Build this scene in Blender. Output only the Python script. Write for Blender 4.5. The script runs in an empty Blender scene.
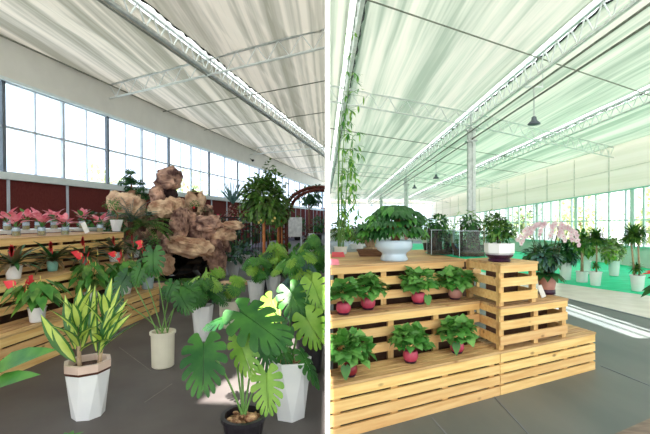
import bpy, math, random
from mathutils import Vector, Matrix, noise
V = Vector
SC = bpy.context.scene
COL = SC.collection
R = math.radians
F = 400.0            # focal length in pixels of the 650 px frame
CZ = 1.5             # eye height

# ---------------------------------------------------------------- camera
cam = bpy.data.cameras.new('camera'); camo = bpy.data.objects.new('camera', cam); COL.objects.link(camo)
camo.location = (0, 0, CZ); camo.rotation_euler = (R(90), 0, 0)
cam.sensor_width = 36; cam.lens = F / 650 * 36
cam.shift_x = -2.5 / 650; cam.shift_y = 9.0 / 650
cam.clip_end = 500; cam.clip_start = .05
SC.camera = camo
# ---------------------------------------------------------------- sky, sun, exposure
w = bpy.data.worlds.new('sky'); SC.world = w; w.use_nodes = True
nt = w.node_tree; nt.nodes.clear()
wo = nt.nodes.new('ShaderNodeOutputWorld'); bg = nt.nodes.new('ShaderNodeBackground')
tc = nt.nodes.new('ShaderNodeTexCoord'); sp = nt.nodes.new('ShaderNodeSeparateXYZ')
cr = nt.nodes.new('ShaderNodeValToRGB')
nt.links.new(tc.outputs['Generated'], sp.inputs[0]); nt.links.new(sp.outputs['Z'], cr.inputs[0])
cr.color_ramp.elements[0].position = 0; cr.color_ramp.elements[0].color = (.97, .98, 1.0, 1)
cr.color_ramp.elements[1].position = .6; cr.color_ramp.elements[1].color = (.84, .92, 1.0, 1)
nt.links.new(cr.outputs[0], bg.inputs[0]); bg.inputs[1].default_value = 1.8
nt.links.new(bg.outputs[0], wo.inputs[0])
sd = bpy.data.lights.new('sun', 'SUN'); sd.energy = 18.0; sd.angle = R(.6); sd.color = (1, .96, .9)
so = bpy.data.objects.new('sun', sd); COL.objects.link(so)
SUND = V((0.0, .643, -.766)).normalized()      # shines from behind the visitor down the length of the halls
so.rotation_euler = SUND.to_track_quat('-Z', 'Y').to_euler()
so.location = (0, -10, 20)
SC.view_settings.view_transform = 'Standard'; SC.view_settings.look = 'None'
SC.view_settings.exposure = 0.8; SC.view_settings.gamma = 1; SC.view_settings.use_curve_mapping = False
SC.cycles.use_denoising = True
SC.cycles.max_bounces = 8; SC.cycles.diffuse_bounces = 4; SC.cycles.transparent_max_bounces = 12
SC.cycles.transmission_bounces = 5; SC.cycles.caustics_reflective = False; SC.cycles.caustics_refractive = False
SC.cycles.sample_clamp_indirect = 4

# ---------------------------------------------------------------- materials
def lin(c):
    return tuple(((x/255)/12.92 if x/255 <= .04045 else ((x/255+.055)/1.055)**2.4) for x in c)
def newmat(name):
    m = bpy.data.materials.new(name); m.use_nodes = True
    return m, m.node_tree, m.node_tree.nodes['Principled BSDF']
def mat(name, c1, c2=None, rough=.5, scale=8, stretch=(1,1,1), bump=0, spec=.4, metal=0, rnd=0, detail=4, transl=0, lo=.35, hi=.65, bscale=None):
    m, nt, b = newmat(name); L = nt.links.new
    b.inputs['Roughness'].default_value = rough; b.inputs['Metallic'].default_value = metal
    b.inputs['Specular IOR Level'].default_value = spec
    c2 = c2 or tuple(min(255, x*.88) for x in c1)
    tc = nt.nodes.new('ShaderNodeTexCoord'); mp = nt.nodes.new('ShaderNodeMapping'); mp.inputs['Scale'].default_value = stretch
    nz = nt.nodes.new('ShaderNodeTexNoise'); nz.inputs['Scale'].default_value = scale; nz.inputs['Detail'].default_value = detail
    L(tc.outputs['Object'], mp.inputs[0]); L(mp.outputs[0], nz.inputs[0])
    rp = nt.nodes.new('ShaderNodeValToRGB'); e = rp.color_ramp.elements
    e[0].position = lo; e[0].color = (*lin(c1), 1); e[1].position = hi; e[1].color = (*lin(c2), 1)
    L(nz.outputs[0], rp.inputs[0]); out = rp.outputs[0]
    if rnd:
        oi = nt.nodes.new('ShaderNodeObjectInfo'); hs = nt.nodes.new('ShaderNodeHueSaturation')
        mr = nt.nodes.new('ShaderNodeMapRange'); mr.inputs[3].default_value = 1-rnd; mr.inputs[4].default_value = 1+rnd
        L(oi.outputs['Random'], mr.inputs[0]); L(mr.outputs[0], hs.inputs['Value']); L(out, hs.inputs['Color']); out = hs.outputs[0]
    L(out, b.inputs['Base Color'])
    if bump:
        bp = nt.nodes.new('ShaderNodeBump'); bp.inputs['Strength'].default_value = bump; bp.inputs['Distance'].default_value = .02
        src = nz
        if bscale:
            src = nt.nodes.new('ShaderNodeTexNoise'); src.inputs['Scale'].default_value = bscale; src.inputs['Detail'].default_value = 6
            L(mp.outputs[0], src.inputs[0])
        L(src.outputs[0], bp.inputs['Height']); L(bp.outputs[0], b.inputs['Normal'])
    if transl:
        tr = nt.nodes.new('ShaderNodeBsdfTranslucent'); mx = nt.nodes.new('ShaderNodeMixShader'); mx.inputs[0].default_value = transl
        L(out, tr.inputs[0]); L(b.outputs[0], mx.inputs[1]); L(tr.outputs[0], mx.inputs[2])
        L(mx.outputs[0], nt.nodes['Material Output'].inputs[0])
    return m
def glassmat(name, col, clear=.85, rough=.05):
    m, nt, b = newmat(name); L = nt.links.new
    nt.nodes.remove(b)
    t = nt.nodes.new('ShaderNodeBsdfTransparent'); t.inputs[0].default_value = (*lin(col), 1)
    g = nt.nodes.new('ShaderNodeBsdfGlossy'); g.inputs['Roughness'].default_value = rough
    d = nt.nodes.new('ShaderNodeBsdfDiffuse'); d.inputs[0].default_value = (*lin(col), 1)
    m1 = nt.nodes.new('ShaderNodeMixShader'); m1.inputs[0].default_value = .5
    m2 = nt.nodes.new('ShaderNodeMixShader'); m2.inputs[0].default_value = clear
    L(g.outputs[0], m1.inputs[1]); L(d.outputs[0], m1.inputs[2]); L(m1.outputs[0], m2.inputs[1]); L(t.outputs[0], m2.inputs[2])
    L(m2.outputs[0], nt.nodes['Material Output'].inputs[0])
    return m
def fabric(name, c1, c2, c3, ax, refl, trans):
    # pale sun-screen cloth: pleat light and shade painted as lengthwise colour bands, part of the daylight comes through it
    m, nt, b = newmat(name); L = nt.links.new
    tc = nt.nodes.new('ShaderNodeTexCoord'); mp = nt.nodes.new('ShaderNodeMapping')
    mp.inputs['Rotation'].default_value = (0, 0, ax); mp.inputs['Scale'].default_value = (1, .0035, 1)
    nz = nt.nodes.new('ShaderNodeTexNoise'); nz.inputs['Scale'].default_value = 3.4; nz.inputs['Detail'].default_value = 3; nz.inputs['Roughness'].default_value = .65
    L(tc.outputs['Object'], mp.inputs[0]); L(mp.outputs[0], nz.inputs[0])
    rp = nt.nodes.new('ShaderNodeValToRGB'); e = rp.color_ramp.elements
    e[0].position = .38; e[0].color = (*lin(c1), 1); e[1].position = .5; e[1].color = (*lin(c2), 1)
    x = rp.color_ramp.elements.new(.60); x.color = (*lin(c3), 1)
    L(nz.outputs[0], rp.inputs[0])
    b.inputs['Roughness'].default_value = .9; b.inputs['Specular IOR Level'].default_value = .05
    tr = nt.nodes.new('ShaderNodeBsdfTranslucent'); mx = nt.nodes.new('ShaderNodeMixShader'); mx.inputs[0].default_value = trans
    L(rp.outputs[0], b.inputs['Base Color']); L(rp.outputs[0], tr.inputs[0]); L(b.outputs[0], mx.inputs[1]); L(tr.outputs[0], mx.inputs[2])
    L(mx.outputs[0], nt.nodes['Material Output'].inputs[0])
    return m
def woodmat(name, c1, c2, knot, rnd=.12, stretch=(1.2, 14, 14)):
    m, nt, b = newmat(name); L = nt.links.new
    b.inputs['Roughness'].default_value = .55; b.inputs['Specular IOR Level'].default_value = .25
    tc = nt.nodes.new('ShaderNodeTexCoord'); oi = nt.nodes.new('ShaderNodeObjectInfo')
    ad = nt.nodes.new('ShaderNodeVectorMath'); ad.operation = 'MULTIPLY_ADD'; ad.inputs[1].default_value = (1, 1, 1)
    cb = nt.nodes.new('ShaderNodeCombineXYZ'); mm = nt.nodes.new('ShaderNodeMath'); mm.operation = 'MULTIPLY'; mm.inputs[1].default_value = 37
    L(oi.outputs['Random'], mm.inputs[0]); L(mm.outputs[0], cb.inputs[0]); L(mm.outputs[0], cb.inputs[1])
    L(tc.outputs['Object'], ad.inputs[0]); L(cb.outputs[0], ad.inputs[2])
    mp = nt.nodes.new('ShaderNodeMapping'); mp.inputs['Scale'].default_value = stretch
    L(ad.outputs[0], mp.inputs[0])
    nz = nt.nodes.new('ShaderNodeTexNoise'); nz.inputs['Scale'].default_value = 2.2; nz.inputs['Detail'].default_value = 6
    L(mp.outputs[0], nz.inputs[0])
    rp = nt.nodes.new('ShaderNodeValToRGB'); e = rp.color_ramp.elements
    e[0].position = .32; e[0].color = (*lin(c2), 1); e[1].position = .66; e[1].color = (*lin(c1), 1)
    L(nz.outputs[0], rp.inputs[0])
    mp2 = nt.nodes.new('ShaderNodeMapping'); mp2.inputs['Scale'].default_value = (2.6, 5, 5)
    L(ad.outputs[0], mp2.inputs[0])
    vo = nt.nodes.new('ShaderNodeTexVoronoi'); vo.inputs['Scale'].default_value = 1.3
    L(mp2.outputs[0], vo.inputs[0])
    r2 = nt.nodes.new('ShaderNodeValToRGB'); e = r2.color_ramp.elements
    e[0].position = .05; e[0].color = (1, 1, 1, 1); e[1].position = .13; e[1].color = (0, 0, 0, 1)
    L(vo.outputs['Distance'], r2.inputs[0])
    mx = nt.nodes.new('ShaderNodeMixRGB'); mx.inputs[2].default_value = (*lin(knot), 1)
    ml = nt.nodes.new('ShaderNodeMath'); ml.operation = 'MULTIPLY'; ml.inputs[1].default_value = .7
    L(r2.outputs[0], ml.inputs[0]); L(ml.outputs[0], mx.inputs[0]); L(rp.outputs[0], mx.inputs[1])
    hs = nt.nodes.new('ShaderNodeHueSaturation'); mr = nt.nodes.new('ShaderNodeMapRange')
    mr.inputs[3].default_value = 1-rnd; mr.inputs[4].default_value = 1+rnd
    mh = nt.nodes.new('ShaderNodeMapRange'); mh.inputs[3].default_value = .485; mh.inputs[4].default_value = .505
    L(oi.outputs['Random'], mr.inputs[0]); L(mr.outputs[0], hs.inputs['Value']); L(oi.outputs['Random'], mh.inputs[0]); L(mh.outputs[0], hs.inputs['Hue'])
    L(mx.outputs[0], hs.inputs['Color']); L(hs.outputs[0], b.inputs['Base Color'])
    return m
M = {}
M['wood'] = woodmat('pine_wood', (242, 208, 142), (226, 180, 112), (120, 66, 30))
M['woodtop'] = woodmat('weathered_pine', (216, 180, 128), (178, 138, 92), (112, 66, 36))
M['woodend'] = mat('pine_post', (226, 190, 128), (206, 160, 98), rough=.6, scale=5, stretch=(8, 8, 1))
M['floorL'] = mat('dark_floor_matting', (86, 79, 78), (99, 94, 91), rough=.55, scale=1.6, bump=.05, detail=8, spec=.3)
M['floorR'] = mat('grey_floor_matting', (88, 96, 97), (106, 110, 109), rough=.5, scale=1.3, bump=.04, detail=8, stretch=(1, .35, 1), spec=.4)
M['cream'] = mat('cream_tile', (214, 204, 196), (230, 222, 214), rough=.35, scale=3, spec=.5)
M['greenmat'] = mat('green_matting', (10, 204, 140), (50, 226, 176), rough=.6, scale=4, stretch=(.5, 2, 1), spec=.2)
M['deck'] = mat('brown_plank', (140, 122, 110), (112, 96, 86), rough=.6, scale=6, stretch=(1, 8, 1))
M['white'] = mat('white_paint', (236, 238, 238), (228, 231, 232), rough=.45, scale=3)
M['partition'] = mat('partition_white', (250, 250, 250), (246, 246, 246), rough=.6, scale=3)
M['wallw'] = mat('white_wall', (232, 230, 222), (226, 224, 216), rough=.8, scale=2)
M['wallg'] = mat('pale_green_wall', (216, 222, 214), (226, 230, 222), rough=.7, scale=2)
M['brown'] = mat('brown_cooling_pad', (118, 58, 54), (96, 42, 40), rough=.85, scale=30, stretch=(4, 4, .5), spec=.15)
M['frame'] = mat('aluminium_frame', (214, 222, 232), (196, 206, 218), rough=.4, scale=4, metal=.2)
M['framew'] = mat('white_frame', (232, 240, 240), (220, 232, 232), rough=.4, scale=4)
M['frameg'] = mat('dark_frame', (110, 118, 128), (96, 104, 114), rough=.5, scale=4)
M['galv'] = mat('galvanised_steel', (206, 210, 208), (176, 182, 180), rough=.4, scale=9, metal=.35)
M['steeld'] = mat('dull_steel_rod', (120, 124, 112), (146, 148, 138), rough=.5, scale=9, metal=.3)
M['galvw'] = mat('white_steel', (232, 236, 234), (214, 220, 218), rough=.4, scale=9)
M['silver'] = mat('rolled_silver_screen', (214, 208, 194), (176, 172, 160), rough=.6, scale=10, stretch=(4, .3, 4))
M['black'] = mat('black_plastic', (30, 30, 34), (20, 20, 24), rough=.4, scale=9)
M['glass'] = glassmat('window_glass', (240, 248, 255), .93, .02)
M['glassR'] = glassmat('hazy_window_glass', (244, 248, 248), .84, .05)
M['clearglass'] = glassmat('clear_tank_glass', (240, 248, 246), .97, .03)
M['jarglass'] = glassmat('jar_glass', (236, 244, 250), .9, .08)
M['amber'] = mat('amber_gravel', (206, 176, 96), (178, 146, 76), rough=.3, scale=60)
M['fabL'] = fabric('ceiling_screen_cloth', (164, 163, 150), (198, 195, 184), (226, 220, 208), R(12.1), .8, .058)
M['fabR'] = fabric('ceiling_screen_cloth_pale', (176, 190, 176), (216, 222, 210), (238, 236, 226), R(-.8), .85, .070)
M['curtain'] = fabric('side_screen_cloth', (236, 234, 226), (242, 238, 232), (246, 242, 238), 0, .9, .40)
M['milky'] = mat('milky_roof_sheet', (246, 250, 250), (240, 246, 246), rough=.6, transl=.35)
M['teal'] = mat('teal_trim', (168, 216, 204), (180, 224, 214), rough=.5)
M['pot'] = mat('white_glazed_pot', (238, 238, 236), (230, 231, 232), rough=.25, scale=5, spec=.5)
M['potcream'] = mat('cream_pot', (232, 226, 206), (222, 216, 196), rough=.35, scale=5)
M['potpeach'] = mat('peach_rim', (222, 196, 180), (210, 184, 168), rough=.4, scale=5)
M['potbrown'] = mat('brown_band', (92, 54, 40), rough=.5)
M['potblue'] = mat('pale_blue_glaze', (204, 220, 232), (190, 210, 226), rough=.12, scale=5, spec=.7)
M['potpink'] = mat('rose_pink_pot', (206, 84, 106), (178, 58, 84), rough=.45, scale=7)
M['potred'] = mat('dark_red_pot', (160, 46, 50), (120, 30, 40), rough=.35, scale=7)
M['potterra'] = mat('rosy_terracotta', (196, 146, 132), (170, 116, 104), rough=.5, scale=6)
M['potblack'] = mat('black_nursery_pot', (34, 30, 36), (24, 22, 26), rough=.35, scale=6, spec=.5)
M['potmint'] = mat('mint_pot', (150, 206, 190), (130, 190, 172), rough=.35)
M['potgrey'] = mat('blue_grey_pot', (176, 192, 196), (156, 174, 180), rough=.35)
M['potpurple'] = mat('dark_purple_saucer', (72, 40, 66), (50, 26, 46), rough=.3)
M['soil'] = mat('potting_soil', (58, 38, 30), (88, 60, 46), rough=.95, scale=40, bump=.8)
M['bark'] = mat('bark_chips', (196, 160, 120), (110, 64, 44), rough=.9, scale=30, bump=.8)
M['trunk'] = mat('brown_trunk', (150, 112, 80), (104, 74, 52), rough=.8, scale=14, stretch=(3, 3, .6), bump=.4)
M['trunkpale'] = mat('pale_trunk', (196, 170, 138), (150, 126, 100), rough=.8, scale=14, stretch=(3, 3, 1.2), bump=.3)
M['caneor'] = mat('orange_cane', (206, 130, 70), (170, 96, 50), rough=.6, scale=10)
M['lattice'] = mat('red_brown_lattice', (112, 52, 36), (76, 34, 26), rough=.7, scale=12)
M['tray'] = mat('brown_tray', (128, 92, 66), (96, 66, 46), rough=.6, scale=12, stretch=(1, 8, 8))
M['pinkcard'] = mat('pink_card', (238, 140, 156), (232, 128, 146), rough=.6)
M['redcard'] = mat('coral_card', (226, 88, 98), (214, 76, 88), rough=.6)
M['ivorycard'] = mat('white_card', (240, 240, 236), rough=.6)
def leafm(n, a, b, rough=.4, tr=.22, scale=7, spec=.45):
    M[n] = mat(n, a, b, rough=rough, scale=scale, transl=tr, rnd=.06, spec=spec)
leafm('leaf_dark', (28, 74, 36), (54, 108, 50))
leafm('leaf_mid', (50, 118, 44), (92, 152, 60))
leafm('leaf_pothos', (64, 128, 54), (118, 172, 84))
leafm('leaf_bright', (110, 162, 54), (150, 192, 76), tr=.3)
leafm('leaf_lime', (150, 200, 86), (182, 220, 110), tr=.3)
leafm('leaf_blue', (60, 100, 92), (96, 138, 128))
leafm('leaf_monstera', (28, 84, 34), (64, 120, 44), rough=.38, spec=.35)
leafm('leaf_stripe', (182, 204, 84), (206, 222, 116), tr=.25)
leafm('leaf_edge', (52, 104, 50), (78, 128, 60))
leafm('leaf_bromel', (58, 80, 42), (122, 92, 66))
leafm('leaf_olive', (98, 120, 56), (66, 92, 44))
leafm('leaf_ficus', (48, 98, 38), (116, 158, 66), scale=10)
leafm('leaf_pale', (178, 188, 124), (212, 214, 166), tr=.4)
leafm('leaf_variegated', (92, 130, 76), (208, 220, 170), scale=22)
leafm('pink_leaf', (226, 96, 122), (240, 160, 172), scale=14, tr=.25)
leafm('orchid_petal', (232, 218, 216), (212, 182, 190), tr=.25, scale=18)
M['red'] = mat('red_bract', (222, 34, 48), (236, 66, 74), rough=.35, transl=.15, scale=8)
M['magenta'] = mat('magenta_bract', (200, 40, 90), (226, 70, 116), rough=.4, transl=.15)
M['yellow'] = mat('cream_spadix', (236, 214, 120), rough=.5)
M['stem'] = mat('green_stem', (86, 128, 60), (116, 156, 84), rough=.5, scale=10)
M['stemdark'] = mat('brown_green_stem', (84, 72, 48), (66, 76, 44), rough=.6, scale=10)
M['rock'] = mat('rockery_stone', (222, 180, 156), (98, 70, 66), rough=.9, scale=4.5, bump=1.0, bscale=9, detail=10, lo=.36, hi=.62)
M['rockpale'] = mat('pale_rock', (246, 216, 180), (176, 130, 104), rough=.9, scale=4, bump=.8, bscale=10, detail=8)
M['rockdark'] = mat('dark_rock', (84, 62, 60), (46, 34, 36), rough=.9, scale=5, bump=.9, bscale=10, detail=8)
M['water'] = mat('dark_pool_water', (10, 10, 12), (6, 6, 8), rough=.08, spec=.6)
M['moss'] = mat('green_moss', (110, 150, 70), (80, 116, 54), rough=.9, scale=20, bump=.5)
M['gap_shade'] = mat('dark_brown_gap_shade', (92, 64, 46), (74, 50, 38), rough=.9)  # dark colour stands in for the shade inside benches and crates
M['scuff'] = mat('floor_scuff', (132, 126, 120), rough=.7)
M['seam'] = mat('screen_seam', (226, 228, 220), rough=.8)
M['palegrey'] = mat('pale_grey_render', (214, 212, 222), (200, 200, 212), rough=.8)
M['lavender'] = mat('lavender_ground', (150, 146, 172), (130, 128, 152), rough=.6, scale=2)
M['outside'] = mat('pale_ground_outside', (150, 154, 144), (130, 138, 122), rough=.9, scale=.3)

# ---------------------------------------------------------------- mesh building
class MB:
    def __init__(s): s.v = []; s.f = []; s.m = []; s.smooth = True
    def add(s, vs, fs, m=0):
        o = len(s.v); s.v += [tuple(x) for x in vs]; s.f += [tuple(i+o for i in f) for f in fs]; s.m += [m]*len(fs)
    def box(s, c, d, m=0, mx=None):
        x, y, z = (k/2 for k in d); c = V(c)
        vs = [V((a*x, b*y, e*z)) for a in (-1, 1) for b in (-1, 1) for e in (-1, 1)]
        if mx: vs = [mx @ q for q in vs]
        s.add([q + c for q in vs], [(0,1,3,2), (4,6,7,5), (0,4,5,1), (2,3,7,6), (0,2,6,4), (1,5,7,3)], m)
    def hexa(s, p, m=0):   # eight corners: bottom four then top four, same winding
        s.add(p, [(3,2,1,0), (4,5,6,7), (0,1,5,4), (1,2,6,5), (2,3,7,6), (3,0,4,7)], m)
    def bar(s, a, b, wx, wz, m=0):
        a = V(a); b = V(b); d = (b-a).normalized()
        up = V((0, 0, 1)) if abs(d.z) < .95 else V((0, 1, 0))
        sx = d.cross(up).normalized()*wx/2; sz = sx.cross(d).normalized()*wz/2
        s.hexa([a-sx-sz, a+sx-sz, b+sx-sz, b-sx-sz, a-sx+sz, a+sx+sz, b+sx+sz, b-sx+sz], m)
    def tube(s, pts, r, n=6, m=0, cap=True):
        pts = [V(p) for p in pts]; k = len(pts); rs = r if isinstance(r, (list, tuple)) else [r]*k
        vs = []; prev = None
        for i, p in enumerate(pts):
            d = (pts[min(i+1, k-1)] - pts[max(i-1, 0)]).normalized()
            if prev is None: prev = d.orthogonal().normalized()
            a = (prev - d*prev.dot(d)).normalized(); prev = a; b = d.cross(a)
            vs += [p + (a*math.cos(t*2*math.pi/n) + b*math.sin(t*2*math.pi/n))*rs[i] for t in range(n)]
        fs = [(i*n+j, i*n+(j+1) % n, (i+1)*n+(j+1) % n, (i+1)*n+j) for i in range(k-1) for j in range(n)]
        if cap: fs += [tuple(range(n))[::-1], tuple((k-1)*n+j for j in range(n))]
        s.add(vs, fs, m)
    def lathe(s, prof, n=28, c=(0, 0, 0), m=0, twist=0, sx=1, sy=1, closed=True, rot=0, lobes=0, amp=0):
        vs = []; k = len(prof)
        for i, (r, z) in enumerate(prof):
            for j in range(n):
                t = (j + twist*(i % 2))*2*math.pi/n + rot
                rr = r*(1+amp*math.cos(lobes*t)) if lobes else r
                vs.append((c[0]+rr*math.cos(t)*sx, c[1]+rr*math.sin(t)*sy, c[2]+z))
        fs = []
        for i in range(k-1):
            for j in range(n): fs.append((i*n+j, i*n+(j+1) % n, (i+1)*n+(j+1) % n, (i+1)*n+j))
        if closed:
            fs.append(tuple(range(n))[::-1]); fs.append(tuple((k-1)*n+j for j in range(n)))
        s.add(vs, fs, m)
    def ball(s, c, r, n=8, k=6, m=0):
        rx, ry, rz = r if isinstance(r, (tuple, list)) else (r, r, r)
        vs = [(c[0], c[1], c[2]-rz)]
        for i in range(1, k):
            a = -math.pi/2 + math.pi*i/k
            vs += [(c[0]+rx*math.cos(a)*math.cos(j*2*math.pi/n), c[1]+ry*math.cos(a)*math.sin(j*2*math.pi/n), c[2]+rz*math.sin(a)) for j in range(n)]
        vs.append((c[0], c[1], c[2]+rz)); L_ = len(vs)-1
        fs = [(0, 1+(j+1) % n, 1+j) for j in range(n)]
        for i in range(k-2):
            fs += [(1+i*n+j, 1+i*n+(j+1) % n, 1+(i+1)*n+(j+1) % n, 1+(i+1)*n+j) for j in range(n)]
        o = 1+(k-2)*n
        fs += [(o+j, o+(j+1) % n, L_) for j in range(n)]
        s.add(vs, fs, m)
    def build(s, name, mats, parent=None, loc=None, smooth=None, bevel=0):
        me = bpy.data.meshes.new(name); me.from_pydata(s.v, [], s.f)
        for q in (mats if isinstance(mats, (list, tuple)) else [mats]): me.materials.append(M[q] if isinstance(q, str) else q)
        me.polygons.foreach_set('material_index', s.m)
        me.polygons.foreach_set('use_smooth', [bool(smooth)]*len(s.f))
        me.update()
        o = bpy.data.objects.new(name, me); COL.objects.link(o)
        if parent is not None: o.parent = parent
        if loc is not None: o.location = loc
        if bevel:
            b = o.modifiers.new('bevel', 'BEVEL'); b.width = bevel; b.segments = 1; b.limit_method = 'ANGLE'
        if parent is None: ROOTS.append((o, HALL[0]))
        return o
ROOTS = []; HALL = ['R']
def thing(name, label, cat, loc=(0, 0, 0), rotz=0, group=None):
    o = bpy.data.objects.new(name, None); COL.objects.link(o); o.empty_display_size = .1
    o.location = loc; o.rotation_euler = (0, 0, rotz); o['label'] = label; o['category'] = cat
    if group: o['group'] = group
    ROOTS.append((o, HALL[0]))
    return o
def tag(o, label, cat, group=None):
    o['label'] = label; o['category'] = cat
    if group: o['group'] = group
    return o
def struct(o): o['kind'] = 'structure'; return o
def dup(root, loc, rotz, label, group=None, sc=1):
    kids = {}
    for o in ALLKIDS(root): kids.setdefault(o.parent, []).append(o)
    def cp(o, par):
        c = o.copy(); COL.objects.link(c)
        if par is not None: c.parent = par
        for k in kids.get(o, []): cp(k, c)
        return c
    r = cp(root, None); r.location = loc; r.rotation_euler = (0, 0, rotz); r.scale = (sc, sc, sc)
    r['label'] = label
    if group: r['group'] = group
    ROOTS.append((r, HALL[0]))
    return r
def ALLKIDS(root):
    out = []
    for o in list(bpy.data.objects):
        p = o.parent
        while p is not None:
            if p == root: out.append(o); break
            p = p.parent
    return out
def xr(x): return (x-327.5)/F
def LP(x, y, z=0):
    Y = (CZ-z)*F/(y-219); return V((xr(x)*Y, Y, z))
def LD(x, y, Y): return V((xr(x)*Y, Y, CZ+(219-y)/F*Y))
def RP(x, y, z=0):
    Y = (CZ-z)*F/(y-226); return V((xr(x)*Y, Y, z))
def RD(x, y, Y): return V((xr(x)*Y, Y, CZ+(226-y)/F*Y))
# ================================================================ THE SETTING
EPS = .0165
# ---- partition between the two halls, its end standing 2.7 m ahead
HALL[0] = 'R'
m = MB(); m.box((0, 24.35, 3.05), (.031, 43.3, 6.3))
m.build('wall_middle', 'partition')['kind'] = 'structure'
# ---- LEFT HALL
HALL[0] = 'L'
def XL(Y): return -7.37 + .194*(Y-9)
def poly(name, pts, z0, z1, mt):
    m = MB(); n = len(pts)
    m.add([(p[0], p[1], z0) for p in pts] + [(p[0], p[1], z1) for p in pts],
          [tuple(range(n))[::-1], tuple(range(n, 2*n))] + [(i, (i+1) % n, n+(i+1) % n, n+i) for i in range(n)])
    o = m.build(name, mt); return o
struct(poly('floor_left', [(-10.5, -4), (-EPS, -4), (-EPS, 45), (XL(45)-.1, 45), (XL(-4)-.1, -4)], -.12, 0, 'floorL'))
struct(poly('floor_left_back', [(-7.2, 23), (-3.2, 21), (-3.2, 44.9), (XL(44), 44.9)], 0.0, .012, 'lavender'))
def wallband(name, Xf, Y0, Y1, z0, z1, th, mt, dz=lambda Y: 0, side=-1):
    m = MB(); a = [];
    for Y in (Y0, Y1):
        x = Xf(Y); d = dz(Y)
        a.append([V((x, Y, z0+d)), V((x+side*th, Y, z0+d)), V((x+side*th, Y, z1+d)), V((x, Y, z1+d))])
    m.add(a[0]+a[1], [(0, 1, 2, 3), (7, 6, 5, 4), (0, 4, 5, 1), (1, 5, 6, 2), (2, 6, 7, 3), (3, 7, 4, 0)])
    return m.build(name, mt)
struct(wallband('wall_left_upper', XL, -4, 45, 4.68, 5.75, .2, 'wallw'))
struct(wallband('wall_left_lower', XL, -4, 45, 0, 2.42, .2, 'brown'))
m = MB()
for x0, z0, z1, th in ((.03, 2.40, 2.56, .26), ):
    a = V((XL(-4)+.03, -4, 2.48)); b = V((XL(45)+.03, 45, 2.48)); m.bar(a, b, .14, .16)
a = V((XL(-4)+.02, -4, 4.68)); b = V((XL(45)+.02, 45, 4.68)); m.bar(a, b, .1, .07)
m.build('trim_1', 'framew')['kind'] = 'structure'
# posts of the lower wall
m = MB(); Y = 2.75
while Y < 45:
    m.box((XL(Y)+.05, Y, 1.2), (.05, .04, 2.4)); Y += 1.6
m.build('trim_2', 'frame')['kind'] = 'structure'
# windows, one per bay of 3.2 m
k = 0; Y = 2.75-3.2
while Y < 45:
    k += 1; Y1 = min(Y+3.2, 45)
    f = MB()
    P = lambda y, z, o=0.0: V((XL(y)-.06+o, y, z))
    for yy, wd in ((Y, .10),):
        f.bar(P(yy, 2.5), P(yy, 4.7), .08, wd)
    fr = f.build('window_%d' % k, 'frameg'); fr['kind'] = 'structure'
    g = MB()
    for z in (2.57, 3.62, 4.64): g.bar(P(Y, z), P(Y1, z), .06, .055)
    g.bar(P((Y+Y1)/2, 2.5), P((Y+Y1)/2, 4.7), .07, .09)
    for q in (.25, .75): g.bar(P(Y+(Y1-Y)*q, 2.5), P(Y+(Y1-Y)*q, 4.7), .04, .035)
    g.build('window_frame', 'frame', fr)
    g = MB(); g.bar(P(Y, 3.62, -.02), P(Y1, 3.62, -.02), .008, 2.1); g.build('pane', 'glass', fr)
    Y = Y1
# far wall of the left hall
m = MB(); m.box((-.25, 45.1, 1.4), (1.0, .2, 2.8)); m.build('wall_back_left', 'brown')['kind'] = 'structure'
m = MB(); m.box((-.25, 45.1, 5.1), (1.0, .2, 1.2)); m.build('wall_back_left_upper', 'wallw')['kind'] = 'structure'
m = MB(); m.box((-.25, 45.1, 3.65), (1.0, .02, 1.7)); m.build('window_30', 'glass')['kind'] = 'structure'
# ceiling cloth
def pleats(c, amp, seed):
    return amp*(noise.noise(V((c*1.1, seed, 0)))*1.2 + .5*noise.noise(V((c*3.3, seed, 5))) + .25*noise.noise(V((c*8, seed, 9))))
def ceiling(name, c0, c1, ks, zf, mt, lim, Y0, Y1, amp, seed, step=.06, sun_hole=None):
    rows = []; Y = Y0
    while Y < Y1: rows.append(Y); Y += .45 if Y < 4 else (.9 if Y < 20 else 2)
    rows.append(Y1)
    n = int((c1-c0)/step); m = MB(); vs = []
    for Y in rows:
        for j in range(n+1):
            c = c0+(c1-c0)*j/n; X = c + ks*Y; d = pleats(c, amp, seed)
            sag = .5*amp*abs(math.sin((Y-Y0)*math.pi/2.7))
            vs.append((lim(X, Y), Y, zf(X, Y) + d - sag*(.5+.5*noise.noise(V((c*2, 0, 0))))))
    fs = []
    for i in range(len(rows)-1):
        for j in range(n):
            q = (i*(n+1)+j, i*(n+1)+j+1, (i+1)*(n+1)+j+1, (i+1)*(n+1)+j)
            if all(abs(vs[q[a]][0]-vs[q[(a+1) % 4]][0]) < 1e-6 for a in (0, 2)): continue
            if sun_hole:
                cx = sum(vs[a][0] for a in q)/4; cy = sum(vs[a][1] for a in q)/4
                if any(h_[0] < cx < h_[1] and h_[2] < cy < h_[3] for h_ in sun_hole): continue
            fs.append(q)
    m.add(vs, fs); o = m.build(name, mt, smooth=True); o['kind'] = 'structure'; return o
KL = .215; CS = -5.27            # the gutter line of the left hall
limL = lambda X, Y: max(XL(Y)-.05, min(X, -EPS))
zL = lambda X, Y: 5.66
ceiling('ceiling_left_outer', XL(46)-KL*46-1.2, CS-.16, KL, zL, 'fabL', limL, -9, 45, .07, 1)
ceiling('ceiling_left_inner', CS+.16, 2.2, KL, zL, 'fabL', limL, -9, 45, .09, 2, sun_hole=((-.85, -.30, -.95, .35), (-1.02, -.66, -1.4, -.9)))  # unseen openings added overhead so the sun throws patches on the floor
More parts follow.
